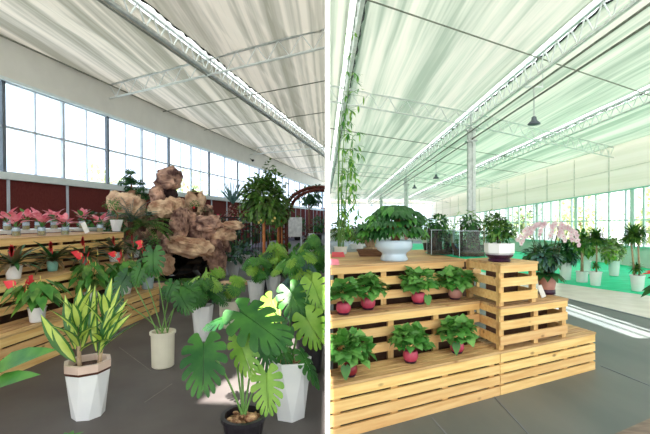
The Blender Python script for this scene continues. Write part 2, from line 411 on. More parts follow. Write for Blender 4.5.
m = MB(); m.bar((CS-KL*9, -9, 5.86), (CS+KL*24.4, 24.4, 5.86), .5, .01); m.build('ceiling_left_skylight', 'milky')['kind'] = 'structure'

m = MB()
for a_, b_ in (((143, 404), (171, 385)), ((196, 398), (214, 384)), ((118, 348), (150, 372))):
    A = LP(*a_); B = LP(*b_); m.bar((A.x, A.y, .0015), (B.x, B.y, .0015), .007, .002)
m.build('trim_6', 'scuff')['kind'] = 'structure'
# ---- RIGHT HALL
HALL[0] = 'R'
KR = -.014
def XR(Y): return 11.5 + KR*Y
def ZR(Y): return 5.05 - .0275*(Y-12.3)
CB, CA, CC = .594, 4.57, 8.50
limR = lambda X, Y: min(XR(Y)+.05, max(X, EPS))
def zR(X, Y):
    c = X-KR*Y; e = max(0, (c-CC)/(11.5-CC)); return ZR(Y)-.32*e
struct(poly('floor_right', [(EPS, -4), (XR(-4)+.1, -4), (XR(42)+.1, 42), (EPS, 42)], -.12, 0, 'floorR'))
def R2(x, y): p = RP(x, y); return (p.x, p.y)
e0, e1 = V((4.70, 10.2)), V((5.62, 3.6))     # seam between grey matting and cream tiles
g0, g1 = V((4.3, 14.6)), V((8.10, 5.7))     # near edge of the green matting
struct(poly('floor_right_tiles', [tuple(e0), tuple(e1), (8.3, 3.6), tuple(g1), tuple(g0), (3.7, 16.4), (2.9, 16.4)][:5], 0, .008, 'cream'))
struct(poly('floor_right_green', [tuple(g0), tuple(g1), (XR(5.7)-.01, 5.7), (XR(34)-.01, 34), (3.6, 34)], 0, .012, 'greenmat'))
p = [R2(613, 436), (RP(652, 418.5).x, RP(652, 418.5).y), (4.4, 3.2), (4.4, 1.5), (1.6, 2.2)]
struct(poly('floor_right_planks', p, 0, .01, 'deck'))
m = MB()
for a, b in (((494, 396.5), (545, 452)), ((601, 366), (690, 402)), ((432, 418), (462, 452))):
    A = RP(*a); B = RP(*b); m.bar((A.x, A.y, .002), (B.x, B.y, .002), .012, .004)
m.bar((e0.x-.03, e0.y, .004), (e1.x-.03, e1.y, .004), .05, .008)
m.build('trim_3', 'frameg')['kind'] = 'structure'
m = MB()
for y in (3.05, 3.45, 3.85): m.bar((2.2, y-.6+.3, .0095), (4.4, y-.25, .0095), .008, .003)
# right side wall
dzr = lambda Y: -.0275*(Y-14)
struct(wallband('wall_right_lower', XR, 2, 42, 0, .72, .15, 'wallg', side=1))
struct(wallband('wall_right_upper', XR, 2, 42, 2.92, 4.72, .15, 'curtain', dzr, side=1))
m = MB(); m.bar((XR(2)-.03, 2, 2.9+dzr(2)), (XR(42)-.03, 42, 2.9+dzr(42)), .06, .06)
m.bar((XR(2)-.03, 2, .74), (XR(42)-.03, 42, .74), .1, .05)
m.build('trim_4', 'teal')['kind'] = 'structure'
m = MB(); Y = 2.8
while Y < 42:
    m.bar((XR(Y)-.02, Y, 2.95+dzr(Y)), (XR(Y)-.02, Y, 4.6+dzr(Y)), .03, .02); Y += 2.2
m.bar((XR(2)-.02, 2, 3.75+dzr(2)), (XR(42)-.02, 42, 3.75+dzr(42)), .02, .02)
m.build('trim_5', 'seam')['kind'] = 'structure'
k = 40; Y = 5.3
while Y < 41:
    k += 1; Y1 = min(Y+3.3, 42)
    P = lambda y, z, o=0.0: V((XR(y)+.06+o, y, z if z < 2.5 else z+dzr(y)))
    f = MB(); f.bar(P(Y, .7), P(Y, 2.95), .08, .07)
    fr = f.build('window_%d' % k, 'frame'); fr['kind'] = 'structure'
    g = MB(); g.bar(P(Y-.32, .7), P(Y-.32, 2.95), .06, .2)
    for q in (.27, .5, .74): g.bar(P(Y+3.3*q, .7), P(Y+3.3*q, 2.95), .06, .09)
    g.bar(P(Y, 1.72), P(Y1, 1.72), .05, .05); g.bar(P(Y, 1.3), P(Y1, 1.3), .03, .02)
    g.build('window_frame', 'framew', fr)
    g = MB(); g.add([P(Y, .72, .03), P(Y1, .72, .03), P(Y1, 2.93, .03), P(Y, 2.93, .03)], [(0, 1, 2, 3)]); g.build('pane', 'glassR', fr)
    Y = Y1
# back wall of the right hall
YB = 41.5
m = MB(); m.box((5.6, YB+.1, .6), (11.6, .15, 1.2)); m.build('wall_back_right', 'wallg')['kind'] = 'structure'
zt = zR(5, YB)
m = MB(); m.box((5.6, YB+.1, zt-.2), (11.6, .15, .6)); m.build('wall_back_right_upper', 'curtain')['kind'] = 'structure'
m = MB()
for i in range(9): m.box((.5+i*1.37*1.0, YB, 2.5), (.08, .08, 2.8))
for z in (1.2, 2.35, 3.6): m.box((5.6, YB, z), (11.4, .07, .08))
fr = m.build('window_60', 'framew'); fr['kind'] = 'structure'
m = MB(); m.box((5.6, YB+.06, 2.5), (11.4, .01, 2.7)); m.build('pane', 'glass', fr)
for nm, a, b, s in (('ceiling_right_inner', -.3, CB-.13, 3), ('ceiling_right_middle', CB+.13, CA-.13, 4), ('ceiling_right_outer', CA+.13, CC-.11, 5), ('ceiling_right_side', CC+.11, 11.7, 6)):
    ceiling(nm, a, b, KR, zR, 'fabR', limR, -9, YB, .085, s, sun_hole=((4.1, 4.62, .8, 3.5),))  # unseen opening added in the cloth to let a sun streak reach the floor

for i_, (c_, ya, wd) in enumerate(((CB, -9, .4), (CA, 3.6, .4), (CC, -9, .4))):  # middle sheet starts late, unseen slot left open for the sun streak
    m = MB(); m.bar((c_+KR*ya, ya, ZR(ya)+.2), (c_+KR*YB, YB, ZR(YB)+.2), wd, .01); m.build('ceiling_skylight_%d' % (i_+1), 'milky')['kind'] = 'structure'
# ---------------------------------------------------------------- roof girders
def girder(name, label, A, B, h, pitch, mts, rr=.03, web=.014, loc=None, post=False, group='lattice roof girders', roll=None, wavy=None, rungs=False):
    """A, B: ends of the top chord"""
    A = V(A); B = V(B); t = thing(name, label, 'roof girder', tuple(A), 0, group)
    D = B-A; L_ = D.length; d = D/L_; dn = V((0, 0, -h))
    m = MB(); m.bar((0, 0, 0), D, rr*2, rr*1.6); m.build('top_chord', mts[0], t)
    m = MB(); m.bar(dn, D+dn, rr*2, rr*1.6); m.build('bottom_chord', mts[1], t)
    m = MB(); n = max(2, int(L_/pitch))
    for i in range(n):
        a = d*(L_*i/n); b = d*(L_*(i+1)/n); c = d*(L_*(i+.5)/n)
        m.tube([a, c+dn], web, 4); m.tube([c+dn, b], web, 4)
    m.build('lattice', mts[2], t)
    return t
HALL[0] = 'L'
# longitudinal gutter girder of the left hall
ga = V((CS+KL*1.0, 1.0, 5.62)); gb = V((CS+KL*24.2, 24.2, 5.62))
t = girder('roof_gutter_girder', 'long lattice girder under the bright roof slot of the left hall', ga, gb, .36, .45, ('galvw', 'galv', 'galvw'), .035, .018)
D = gb-ga
m = MB(); m.tube([V((-.17, 0, -.26)), D+V((-.17, 0, -.26))], .075, 10); m.build('rolled_screen', 'silver', t, smooth=True)
m = MB(); m.tube([V((-.10, 0, -.40)), D+V((-.10, 0, -.40))], .022, 6); m.build('pipe', 'steeld', t)
m = MB(); pts = []
for i in range(160):
    q = i/159; pts.append(D*q + V((.17+.02*math.sin(i*1.9)+.015*math.sin(i*.7), 0, .0+.025*math.sin(i*2.6))))
m.tube(pts, .028, 5); m.build('cloth_hem', 'black', t)
def crossL(Y, label, s1=None, h=.41, top=5.63, lo=0):
    a = V((XL(Y), Y, top)); dr = V((1.82, -1, 0)); s = (-.03-a.x)/1.82
    return girder('roof_cross_girder', label, a + dr.normalized()*lo, a+dr*s, h, .62, ('galv', 'galvw', 'galvw'), .026, .013)
crossL(12.4, 'nearest cross girder of the left hall, running from the white wall to the partition')
crossL(23.5, 'second cross girder of the left hall, above the round topiary tree', h=.36)
crossL(33, 'furthest cross girder of the left hall, small in the distance', h=.36)
def rodL(Y, label):
    a = V((XL(Y), Y, 5.53)); dr = V((1.82, -1, 0)); s = (-.03-a.x)/1.82
    m = MB(); m.tube([(0, 0, 0), dr*s], .018, 5); o = m.build('roof_tie_rod', 'steeld', loc=a); tag(o, label, 'rod', 'steel rods under the ceiling cloth')
for Y, lb in ((15.1, 'first thin steel rod under the left ceiling beyond the nearest cross girder'), (18.2, 'second thin steel rod under the left ceiling beyond the nearest cross girder'), (27, 'thin steel rod under the left ceiling beyond the second cross girder')): rodL(Y, lb)
# edge wire between wall and ceiling
m = MB(); m.tube([V((0, 0, 0)), V((XL(44)-XL(0), 44, 0))], .022, 5); tag(m.build('roof_edge_wire', 'steeld', loc=(XL(0)+.12, 0, 5.58)), 'thin dark wire along the top of the white wall in the left hall', 'wire')

HALL[0] = 'R'
def gutR(c, label, Y0, Y1, off, h=.42, pitch=.42):
    A = V((c+KR*Y0, Y0, ZR(Y0)-.04)); B = V((c+KR*Y1, Y1, ZR(Y1)-.04)); D = B-A
    t = girder('roof_gutter_girder', label, A, B, h, pitch, ('galv', 'galvw', 'galvw'), .03, .015)
    m = MB(); pts = []
    for i in range(200):
        q = i/199; pts.append(D*q + V((off+.02*math.sin(i*1.9), 0, .01+.02*math.sin(i*2.6+1))))
    m.tube(pts, .022, 5); m.build('cloth_hem', 'black', t)
    return t
gutR(CB, 'long lattice girder beside the bright roof slot next to the partition', 1, 40, .12)
gutR(CA, 'long lattice girder meeting the big steel column in the right hall', 1, 40, .13)
gutR(CC, 'long lattice girder furthest to the right, nearest the window side', 1, 40, .11, h=.36)
ux, uy = .8926, .4509
def crossR(Yc, label, h=.40):
    # passes the line X=4.4 at Y=Yc
    s0 = (4.4-.02)/ux; A = V((4.4-s0*ux, Yc-s0*uy, 0)); s1 = (XR(Yc+3)-4.4)/ux; B = V((4.4+s1*ux, Yc+s1*uy, 0))
    A.z = ZR(A.y)-.06; B.z = ZR(B.y)-.36
    K = V((4.4, Yc, ZR(Yc)-.06))
    girder('roof_cross_girder', label, A, K, h, .55, ('galvw', 'galvw', 'galvw'), .022, .013)
    C_ = V((CC+KR*Yc, Yc+(CC-4.4)*uy/ux, 0)); C_.z = ZR(C_.y)-.06
    girder('roof_cross_girder', label.replace('partition', 'window').replace('left of', 'right of'), K, B, h, .55, ('galvw', 'galvw', 'galvw'), .022, .013)
crossR(12.3, 'nearest pale cross girder on the partition side, left of the big column')
crossR(22.5, 'second pale cross girder on the partition side, left of the smaller far column')
crossR(33, 'furthest pale cross girder on the partition side, left of the hall end')
def rodR(Yc, label):
    s0 = (4.4-.05)/ux; A = V((4.4-s0*ux, Yc-s0*uy, 0)); s1 = (XR(Yc+3)-4.4)/ux; B = V((4.4+s1*ux, Yc+s1*uy, 0))
    A.z = ZR(A.y)-.05; B.z = ZR(B.y)-.3; D = B-A
    m = MB(); m.tube([(0, 0, 0), D], .015, 5); tag(m.build('roof_tie_rod', 'steeld', loc=A), label, 'rod', 'steel rods under the ceiling cloth')
for Y, lb in ((8.35, 'steel rod crossing the right ceiling nearest to the visitor'), (16.3, 'steel rod crossing the right ceiling just beyond the big column'), (19.2, 'second steel rod beyond the big column under the right ceiling'), (26, 'distant steel rod beyond the second cross girder in the right hall')): rodR(Y, lb)
# columns
def column(Y, label, wdt=.15):
    x = 4.42; zt = ZR(Y)-.1
    t = thing('steel_column', label, 'column', (x, Y, 0), 0, 'steel columns under the middle girder')
    m = MB(); m.box((-.07, 0, zt/2-.25), (.08, .12, zt-.5)); m.build('post', 'galv', t)
    m = MB(); m.box((.075, 0, zt/2-.25), (.09, .12, zt-.5)); m.build('post', 'galvw', t)
    m = MB(); m.box((0, 0, zt/2), (.06, .08, zt)); m.build('core', 'galv', t)
    m = MB()
    for z in (zt-.5, zt-.85, 1.6, .03): m.box((0, 0, z), (.34, .18, .05))
    m.build('bracket', 'galv', t)
column(12.3, 'tall pale steel column in the middle of the right hall behind the glass tanks')
column(22.5, 'smaller steel column further back, above the money tree')
column(33, 'furthest and smallest steel column of the right hall')
# twin pipes
for dx, z, lb in ((-.10, 4.36, 'left one of the two long heating pipes under the right ceiling'), (.16, 4.28, 'right one of the two long heating pipes under the right ceiling')):
    m = MB(); m.tube([(0, 0, 0), V((KR*38, 38, -.0275*38))], .022, 6)
    tag(m.build('roof_pipe', 'steeld', loc=(4.40+dx+.02, 1.5, z+.0275*6.6)), lb, 'pipe', 'twin pipes under the right ceiling')
# hanging lamps
def lamp(px, py, Y, label):
    p = RD(px, py, Y); zt = ZR(Y)-.55
    t = thing('hanging_lamp', label, 'lamp', tuple(p), 0, 'hanging lamps of the right hall')
    m = MB(); m.tube([(0, 0, .05), (0, 0, zt-p.z)], .014, 6); m.build('rod', 'galv', t)
    m = MB(); m.lathe([(.02, .16), (.05, .14), (.06, .07), (.08, .05), (.13, 0), (.13, -.025), (.06, -.03)], 16); m.build('shade', 'frameg', t, smooth=True)
    m = MB(); m.box((0, 0, zt-p.z), (.4, .03, .04)); m.tube([(-.19, 0, zt-p.z), (-.19, 0, ZR(Y)-p.z)], .012, 5); m.tube([(.19, 0, zt-p.z), (.19, 0, ZR(Y)-p.z)], .012, 5); m.build('bracket', 'galvw', t)
lamp(534, 123.5, 8.9, 'nearest hanging lamp below the twin pipes in the right hall')
lamp(436, 178, 17.5, 'hanging lamp in the middle distance, left of the big column')
lamp(414.5, 188, 21.5, 'smallest hanging lamp furthest back above the money tree')
HALL[0] = 'L'
p = LD(253, 161, 23.5); t = thing('security_camera', 'small black camera on the white wall band of the left hall', 'camera', tuple(p))
m = MB(); m.lathe([(.02, .09), (.07, .08), (.09, .03), (.07, -.02), (.02, -.05)], 12); m.build('dome', 'black', t, smooth=True)
m = MB(); m.bar((0, 0, .05), (XL(23.5)-p.x+.02, 0, .12), .04, .04); m.build('bracket', 'black', t)

# ================================================================ OUTSIDE
HALL[0] = 'R'
m = MB(); m.box((60, 20, -.25), (100, 140, .1)); m.box((-60, 20, -.25), (100, 140, .1)); struct(m.build('floor_outside', 'outside'))

# ================================================================ SLATTED WOODEN BENCHES
def bench(name, label, cat, P0, u, r, L_, W_, H, group, z0=0, boards=None, planks=4, posts=None, ends=(), top='woodtop', nosing=.025, endboards=None, pgap=.02, tr=0):
    """P0 front-left corner on the ground, u along the front, r to the back (unit 2D), boards [(z_lo, z_hi)]"""
    u = V(u).normalized(); r = V(r).normalized(); ang = math.atan2(u.y, u.x)
    t = thing(name, label, cat, (P0[0], P0[1], z0), ang, group)
    ca, sa = math.cos(-ang), math.sin(-ang); rl = V((r.x*ca-r.y*sa, r.x*sa+r.y*ca))
    def sk(a0, a1, b0, b1, za, zb):
        q = lambda a, b, z: (a*(1-tr*b)+b*rl.x, b*rl.y, z)
        return [q(a0, b0, za), q(a1, b0, za), q(a1, b1, za), q(a0, b1, za), q(a0, b0, zb), q(a1, b0, zb), q(a1, b1, zb), q(a0, b1, zb)]
    th = .022
    for lo, hi in boards:
        m = MB(); m.hexa(sk(0, L_, 0, th, lo, hi)); m.build('front_board', 'wood', t)
    for lo, hi in (endboards or boards):
        if 'l' in ends: m = MB(); m.hexa(sk(0.0, th, th, W_, lo, hi)); m.build('side_board', 'wood', t)
        if 'r' in ends: m = MB(); m.hexa(sk(L_-th, L_, th, W_, lo, hi)); m.build('side_board', 'wood', t)
    for a in posts:
        m = MB(); m.hexa(sk(a-.03, a+.03, th, th+.045, 0, H-.02)); m.build('post', 'woodend', t)
        m = MB(); m.hexa(sk(a-.03, a+.03, W_-.06, W_-.01, 0, H-.02)); m.build('post', 'woodend', t)
    pw = W_/planks
    for i in range(planks):
        b0 = i*pw + (0 if i else -.008); m = MB(); m.hexa(sk(-.004, L_+.004, b0, (i+1)*pw-pgap, H-.02, H)); m.build('top_plank', top, t)
    m = MB(); m.hexa(sk(.03, L_-.03, min(W_*.6, .25), min(W_*.6, .25)+.01, .02, H-.03)); m.build('gap_shade_panel', 'gap_shade', t)  # added dark sheet, painted-in shade for the gaps between the boards
    for a in (posts[0], posts[-1]):
        m = MB(); m.hexa(sk(a-.02, a+.02, .03, W_-.02, H-.07, H-.021)); m.build('bearer', 'woodend', t)
    return t
B4 = [(0.0, .078), (.098, .173), (.193, .268), (.288, .365)]
B3 = [(.305, .37), (.175, .25), (.045, .125)]          # wide gaps, on a 0.39 m crate
# --- right hall
C0 = V((1.531, 3.544)); u = V((ux, uy)); r = V((-.196, .981)); r.normalize()
GB = 'slatted pine benches of the plant display'
sL = -(1.531-EPS*2-.02)/ux
def cornerP(s, t): return C0 + u*s + r*t
def BW(z): return [(z-.08, z-.02), (z-.2, z-.125), (z-.33, z-.255)]
H1, H2, H3 = .39, .78, 1.16
rb = V((0, 1)); s1 = -1.692
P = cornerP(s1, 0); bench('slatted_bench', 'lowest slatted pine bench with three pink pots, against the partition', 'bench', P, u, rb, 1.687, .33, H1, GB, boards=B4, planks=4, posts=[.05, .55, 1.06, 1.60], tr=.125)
s2 = -1.623
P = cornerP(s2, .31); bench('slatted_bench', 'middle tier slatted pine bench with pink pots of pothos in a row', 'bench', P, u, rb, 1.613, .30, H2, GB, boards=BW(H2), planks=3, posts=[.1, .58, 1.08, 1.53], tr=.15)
s3 = -1.555
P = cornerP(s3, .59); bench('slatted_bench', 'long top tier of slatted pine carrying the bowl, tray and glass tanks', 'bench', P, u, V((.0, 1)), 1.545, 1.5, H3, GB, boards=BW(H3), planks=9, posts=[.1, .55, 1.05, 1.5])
# right stack of crates
Pk = cornerP(0.004, 0)
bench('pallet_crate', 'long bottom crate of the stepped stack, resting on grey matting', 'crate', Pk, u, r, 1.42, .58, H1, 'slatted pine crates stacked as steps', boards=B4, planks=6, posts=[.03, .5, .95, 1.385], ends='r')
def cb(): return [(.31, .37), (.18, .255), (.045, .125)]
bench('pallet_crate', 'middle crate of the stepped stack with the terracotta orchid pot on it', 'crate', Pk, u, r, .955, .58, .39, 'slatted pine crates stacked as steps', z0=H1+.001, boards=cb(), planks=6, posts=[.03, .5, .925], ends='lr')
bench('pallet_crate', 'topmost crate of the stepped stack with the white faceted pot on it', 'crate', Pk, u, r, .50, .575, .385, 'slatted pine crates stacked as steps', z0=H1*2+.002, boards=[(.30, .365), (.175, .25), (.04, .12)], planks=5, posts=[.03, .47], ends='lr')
# rear table carrying tanks and palms
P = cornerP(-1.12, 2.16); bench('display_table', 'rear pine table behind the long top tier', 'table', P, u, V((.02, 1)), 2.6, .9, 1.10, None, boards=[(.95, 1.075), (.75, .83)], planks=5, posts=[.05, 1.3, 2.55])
# --- left hall
HALL[0] = 'L'
GL = 'slatted pine benches along the left wall'
ul = V((.117, 1)).normalized(); rl_ = V((-.95, .45)).normalized()
def l1(Y): return V((-3.026+.117*(Y-3.846), Y))
def l2(Y): return V((-3.496+.117*(Y-4.27), Y))
def l3(Y): return V((-3.95+.117*(Y-4.82), Y))
def lb(fn, Y0, Y1, W, z, label, bd, planks, z0=0):
    a = fn(Y0); b = fn(Y1); Lb = (b-a).length
    return bench('slatted_bench', label, 'bench', a, ul, rl_, Lb, W, z, GL, boards=bd, planks=planks, posts=[.06+i*(Lb-.12)/6 for i in range(7)])
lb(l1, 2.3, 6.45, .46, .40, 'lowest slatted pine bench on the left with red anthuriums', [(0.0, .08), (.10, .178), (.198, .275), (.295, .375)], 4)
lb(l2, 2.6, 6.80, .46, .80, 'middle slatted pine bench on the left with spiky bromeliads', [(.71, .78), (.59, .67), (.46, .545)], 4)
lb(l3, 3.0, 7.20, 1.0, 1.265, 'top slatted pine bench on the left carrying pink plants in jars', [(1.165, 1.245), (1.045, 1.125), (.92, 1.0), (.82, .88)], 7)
a = V((-4.95, 4.2)); t = thing('white_table', 'low white topped table behind the jars, along the brown panels', 'table', (a.x, a.y, 0), math.atan2(ul.y, ul.x))
m = MB(); m.box((2.0, .45, 1.30), (4.0, .8, .05)); m.build('tabletop', 'ivorycard', t)
for x_, y_ in ((.1, .1), (3.9, .1), (.1, .8), (3.9, .8)):
    m = MB(); m.box((x_, y_, .64), (.06, .06, 1.28)); m.build('leg', 'framew', t)
# ================================================================ PLANT PARTS
def rvec(rg, a=1): return V((rg.uniform(-a, a), rg.uniform(-a, a), rg.uniform(-a, a)))
PROF = {
 'ovate': [(0, .06), (.15, .62), (.35, 1), (.6, .86), (.82, .45), (1, .0)],
 'lance': [(0, .12), (.2, .7), (.4, 1), (.65, .85), (.85, .42), (1, 0)],
 'heart': [(0, .55), (.12, .98), (.32, 1), (.58, .74), (.82, .34), (1, 0)],
 'strap': [(0, .7), (.25, 1), (.55, .95), (.8, .65), (1, 0)],
 'small': [(0, .1), (.4, 1), (1, 0)],
 'petal': [(0, .3), (.35, .9), (.7, 1), (1, .45)],
}
def side_of(d, n):
    s = d.cross(n)
    if s.length < 1e-4: s = d.orthogonal()
    return s.normalized()
CLAMP = [None]       # limit that keeps leaves on their own side of the partition
def cl(p):
    if CLAMP[0] == 'L' and p.x > -.022: p.x = -.022
    if CLAMP[0] == 'R' and p.x < .022: p.x = .022
    return p
def leaf(mb, p, d, n, L_, W, shape='ovate', droop=.6, fold=.18, m=0, m2=None, lobe=0):
    """a curved leaf blade; d direction, n upper side, droop in radians from base to tip"""
    pr = PROF[shape]; d = d.normalized(); s = side_of(d, n); up = s.cross(d).normalized(); pos = V(p); pt = 0
    vs = []; off = mb._off
    for i, (t, wd) in enumerate(pr):
        if i:
            ax = s; a = -droop*(t-pt); rot = Matrix.Rotation(a, 3, ax); d = rot @ d; up = rot @ up
            pos = pos + d*(L_*(t-pt)); pt = t
        h = W*.5*wd
        if m2 is None: row = [pos - s*h + up*(fold*h), pos, pos + s*h + up*(fold*h)]
        else: row = [pos - s*h + up*(fold*h), pos - s*h*.55 + up*(fold*h*.4), pos, pos + s*h*.55 + up*(fold*h*.4), pos + s*h + up*(fold*h)]
        vs += row
    if lobe: # backward lobes of a heart-shaped leaf
        d0 = d
    k = 3 if m2 is None else 5; nr = len(pr); fs = []; ms = []
    for i in range(nr-1):
        for j in range(k-1):
            fs.append((i*k+j, i*k+j+1, (i+1)*k+j+1, (i+1)*k+j)); ms.append(m if (m2 is None or j in (0, 3)) else m2)
    vs = [cl(q + off) - off for q in vs]
    o = len(mb.v); mb.v += [tuple(q) for q in vs]; mb.f += [tuple(a+o for a in f) for f in fs]; mb.m += ms
    return pos
MB._off = V((0, 0, 0))
def heart(mb, p, d, n, L_, W, m=0, droop=.7):
    """heart blade with two back lobes"""
    d = d.normalized(); s = side_of(d, n); up = s.cross(d).normalized(); off = mb._off
    pts = []
    for t, wd in ((-.16, .34), (0.0, .82), (.18, 1), (.42, .82), (.68, .44), (1, 0)):
        z = -droop*.28*L_*max(t, 0)**2; q = V(p) + d*(L_*t) + up*z
        h = W*.5*wd
        pts.append((q - s*h + up*.12*h, q if t >= 0 else V(p) + d*(.0), q + s*h + up*.12*h))
    o = len(mb.v)
    mid_shift = 0
    for a, b, c in pts:
        mb.v += [tuple(cl(x + off) - off) for x in (a, b, c)]
    for i in range(len(pts)-1):
        for j in (0, 1):
            if i == 0 and True:
                mb.f.append((o+j+0, o+j+1, o+3+j+1, o+3+j)); mb.m.append(m); continue
            mb.f.append((o+i*3+j, o+i*3+j+1, o+(i+1)*3+j+1, o+(i+1)*3+j)); mb.m.append(m)
def monstera(mb, base, tip, n, W, m=0, nf=7, curl=.35, split=.42, droop=.25):
    """split leaf: fingers on both sides of a midrib from base to tip, W half width"""
    base = V(base); tip = V(tip); d = (tip-base); L_ = d.length; d.normalize(); s = side_of(d, V(n)); up = s.cross(d).normalized()
    off = mb._off
    def P(x, y):     # x across, y along
        z = -curl*abs(x)*abs(x)/max(W, .01)*.6 - droop*L_*(max(y, 0)/L_)**2*.6 + .02*math.sin(9*x/W+5*y/L_)*W
        return cl(base + d*y + s*x + up*z + off) - off
    angs = [160, 116, 90, 70, 54, 40, 25, 8]; rl = [.66, .95, 1.05, 1.05, 1.0, .92, .78, .5]; split *= .85
    for sg in (-1, 1):
        mid = [(-.0 + .86*L_*(j/nf)**1.15) for j in range(nf+1)]
        def ray(j, f, sh=0.0):
            jj = j + sh; j0 = min(int(jj), nf-1); q = jj-j0
            a = R(angs[j0]*(1-q)+angs[j0+1]*q); rr = W*(rl[j0]*(1-q)+rl[j0+1]*q); my = mid[j0]*(1-q)+mid[j0+1]*q
            bend = 1 - .12*f*f
            return P(sg*(math.sin(a)*rr*f*bend + .004), my + math.cos(a)*rr*f + .10*rr*f*f)
        for j in range(nf):
            o = len(mb.v); rows = [(0, 0), (split, .0), (split+.1, .10), (.78, .12), (.92, .20), (1.0, .42)]
            if j == 0: rows = [(0, 0), (split, 0), (split+.08, .05), (.8, .04), (.93, .12), (1, .32)]
            for f, g in rows:
                mb.v += [tuple(ray(j, f, g)), tuple(ray(j, f, .5)), tuple(ray(j, f, 1-g))]
            for i in range(len(rows)-1):
                for c in (0, 1):
                    q = (o+i*3+c, o+i*3+c+1, o+(i+1)*3+c+1, o+(i+1)*3+c)
                    mb.f.append(q if sg > 0 else q[::-1]); mb.m.append(m)
        # tip piece
        o = len(mb.v)
        mb.v += [tuple(P(0, mid[nf])), tuple(ray(nf, .55)), tuple(ray(nf, 1.0)), tuple(P(0, L_))]
        mb.f.append((o, o+1, o+2, o+3) if sg > 0 else (o+3, o+2, o+1, o)); mb.m.append(m)
    # midrib
    pts = [P(0, L_*t)+up*.003 for t in (0, .3, .6, .9)]
    mb.tube(pts, [.006, .005, .004, .002], 4, m)
def arc(a, b, sag, n=6, out=None):
    a = V(a); b = V(b); r_ = []
    for i in range(n+1):
        t = i/n; q = a.lerp(b, t) + V((0, 0, sag*4*t*(1-t)))
        if out is not None: q += V(out)*4*t*(1-t)
        r_.append(q)
    return r_
def mound(mb, c, rad, n, L_, W, shape, seed, droop=.8, lo=-.3, m=0, spread=.5, heartl=False, alt=None, core=.55):
    """leaves set all through a rounded crown, each pointing outwards"""
    rg = random.Random(seed); c = V(c)
    for i in range(n):
        z = rg.uniform(lo, 1); a = rg.uniform(0, 2*math.pi); q = math.sqrt(max(0, 1-z*z)); k = rg.uniform(core, 1)
        dd = V((q*math.cos(a), q*math.sin(a), z)); p = c + V((dd.x*rad[0], dd.y*rad[1], dd.z*rad[2]))*k
        d = (dd + rvec(rg, spread)); d.z -= .15
        nn = (dd*.6 + V((0, 0, 1)) + rvec(rg, .4))
        s_ = rg.uniform(.75, 1.15); mm = m if (alt is None or rg.random() > .3) else alt
        if heartl: heart(mb, p, d.normalized(), nn, L_*s_, W*s_, mm, droop)
        else: leaf(mb, p, d, nn, L_*s_, W*s_, shape, droop, m=mm)
# ---------------------------------------------------------------- pots
def pot_faceted(t, rt, rb, h, mt='pot', rim=None, n=6, name='pot', soil='soil', twist=.5):
    m = MB(); k = n
    hb = h if not rim else h*.82
    vs = []; 
    rot = math.pi/n*.4
    def ring(r_, z, q): return [(r_*math.cos((j+q)*2*math.pi/n+rot), r_*math.sin((j+q)*2*math.pi/n+rot), z) for j in range(n)]
    a = ring(rt, hb, 0); b = ring(rb, 0, .5)
    m.add(a+b, [(j, n+j, (j+1) % n) for j in range(n)] + [(n+j, n+(j+1) % n, (j+1) % n) for j in range(n)] + [tuple(range(2*n-1, n-1, -1))])
    ri = rt*.88
    if not rim:
        c = ring(ri, hb, 0); e = ring(ri*.96, hb-.04, 0)
        m.add(a+c+e, [(j, (j+1) % n, n+(j+1) % n, n+j) for j in range(n)] + [(n+j, n+(j+1) % n, 2*n+(j+1) % n, 2*n+j) for j in range(n)])
    m.build(name, mt, t)
    if rim:
        m = MB(); nn = n; z0 = hb
        A = ring(rt*1.0, z0+.002, 0); B = ring(rt*1.04, z0+.02, 0); Cc = ring(rt*1.05, h, 0); Dd = ring(rt*.86, h, 0); Ee = ring(rt*.82, h-.05, 0)
        m.add(A+B, [(j, (j+1) % n, n+(j+1) % n, n+j) for j in range(n)], 1)
        m.add(B+Cc+Dd+Ee, [(i*n+j, i*n+(j+1) % n, (i+1)*n+(j+1) % n, (i+1)*n+j) for i in range(3) for j in range(n)], 0)
        m.build('rim', [rim, 'potbrown'], t)
        ri = rt*.84
    m = MB(); q = ring(ri*.97, h-.045, 0); m.add(q + [(0, 0, h-.03)], [(j, (j+1) % n, n) for j in range(n)]); m.build('soil', soil, t)
def pot_round(t, rt, rb, h, mt='pot', lip=.012, soil='soil', n=24, name='pot', sq=0, saucer=None):
    m = MB(); z0 = 0
    if saucer:
        s_ = MB(); s_.lathe([(rb*.9, 0), (rb*1.22, 0), (rb*1.28, .03), (rb*1.2, .03), (rb*1.12, .012), (.005, .012)], n); s_.build('saucer', saucer, t, smooth=False); z0 = .013
    prof = [(rb*.9, z0), (rb, z0+.01), (rb+(rt-rb)*.5, h*.5), (rt, h-lip*2), (rt+lip, h-lip*2), (rt+lip, h), (rt*.9, h), (rt*.88, h-.05), (.004, h-.052)]
    m.lathe(prof, n, closed=False); m.add([(0, 0, z0+.001)], [])
    m.build(name, mt, t, smooth=False)
    m = MB(); m.lathe([(rt*.89, h-.045), (rt*.5, h-.035), (.003, h-.03)], n, closed=False); m.build('soil', soil, t)
def pot_prof(t, prof, mt, soilr, soilz, soil='soil', n=24, name='pot', smooth=True):
    m = MB(); m.lathe(prof, n, closed=False); m.build(name, mt, t, smooth=smooth)
    m = MB(); m.lathe([(soilr, soilz), (.003, soilz+.015)], n, closed=False); m.build('soil', soil, t)
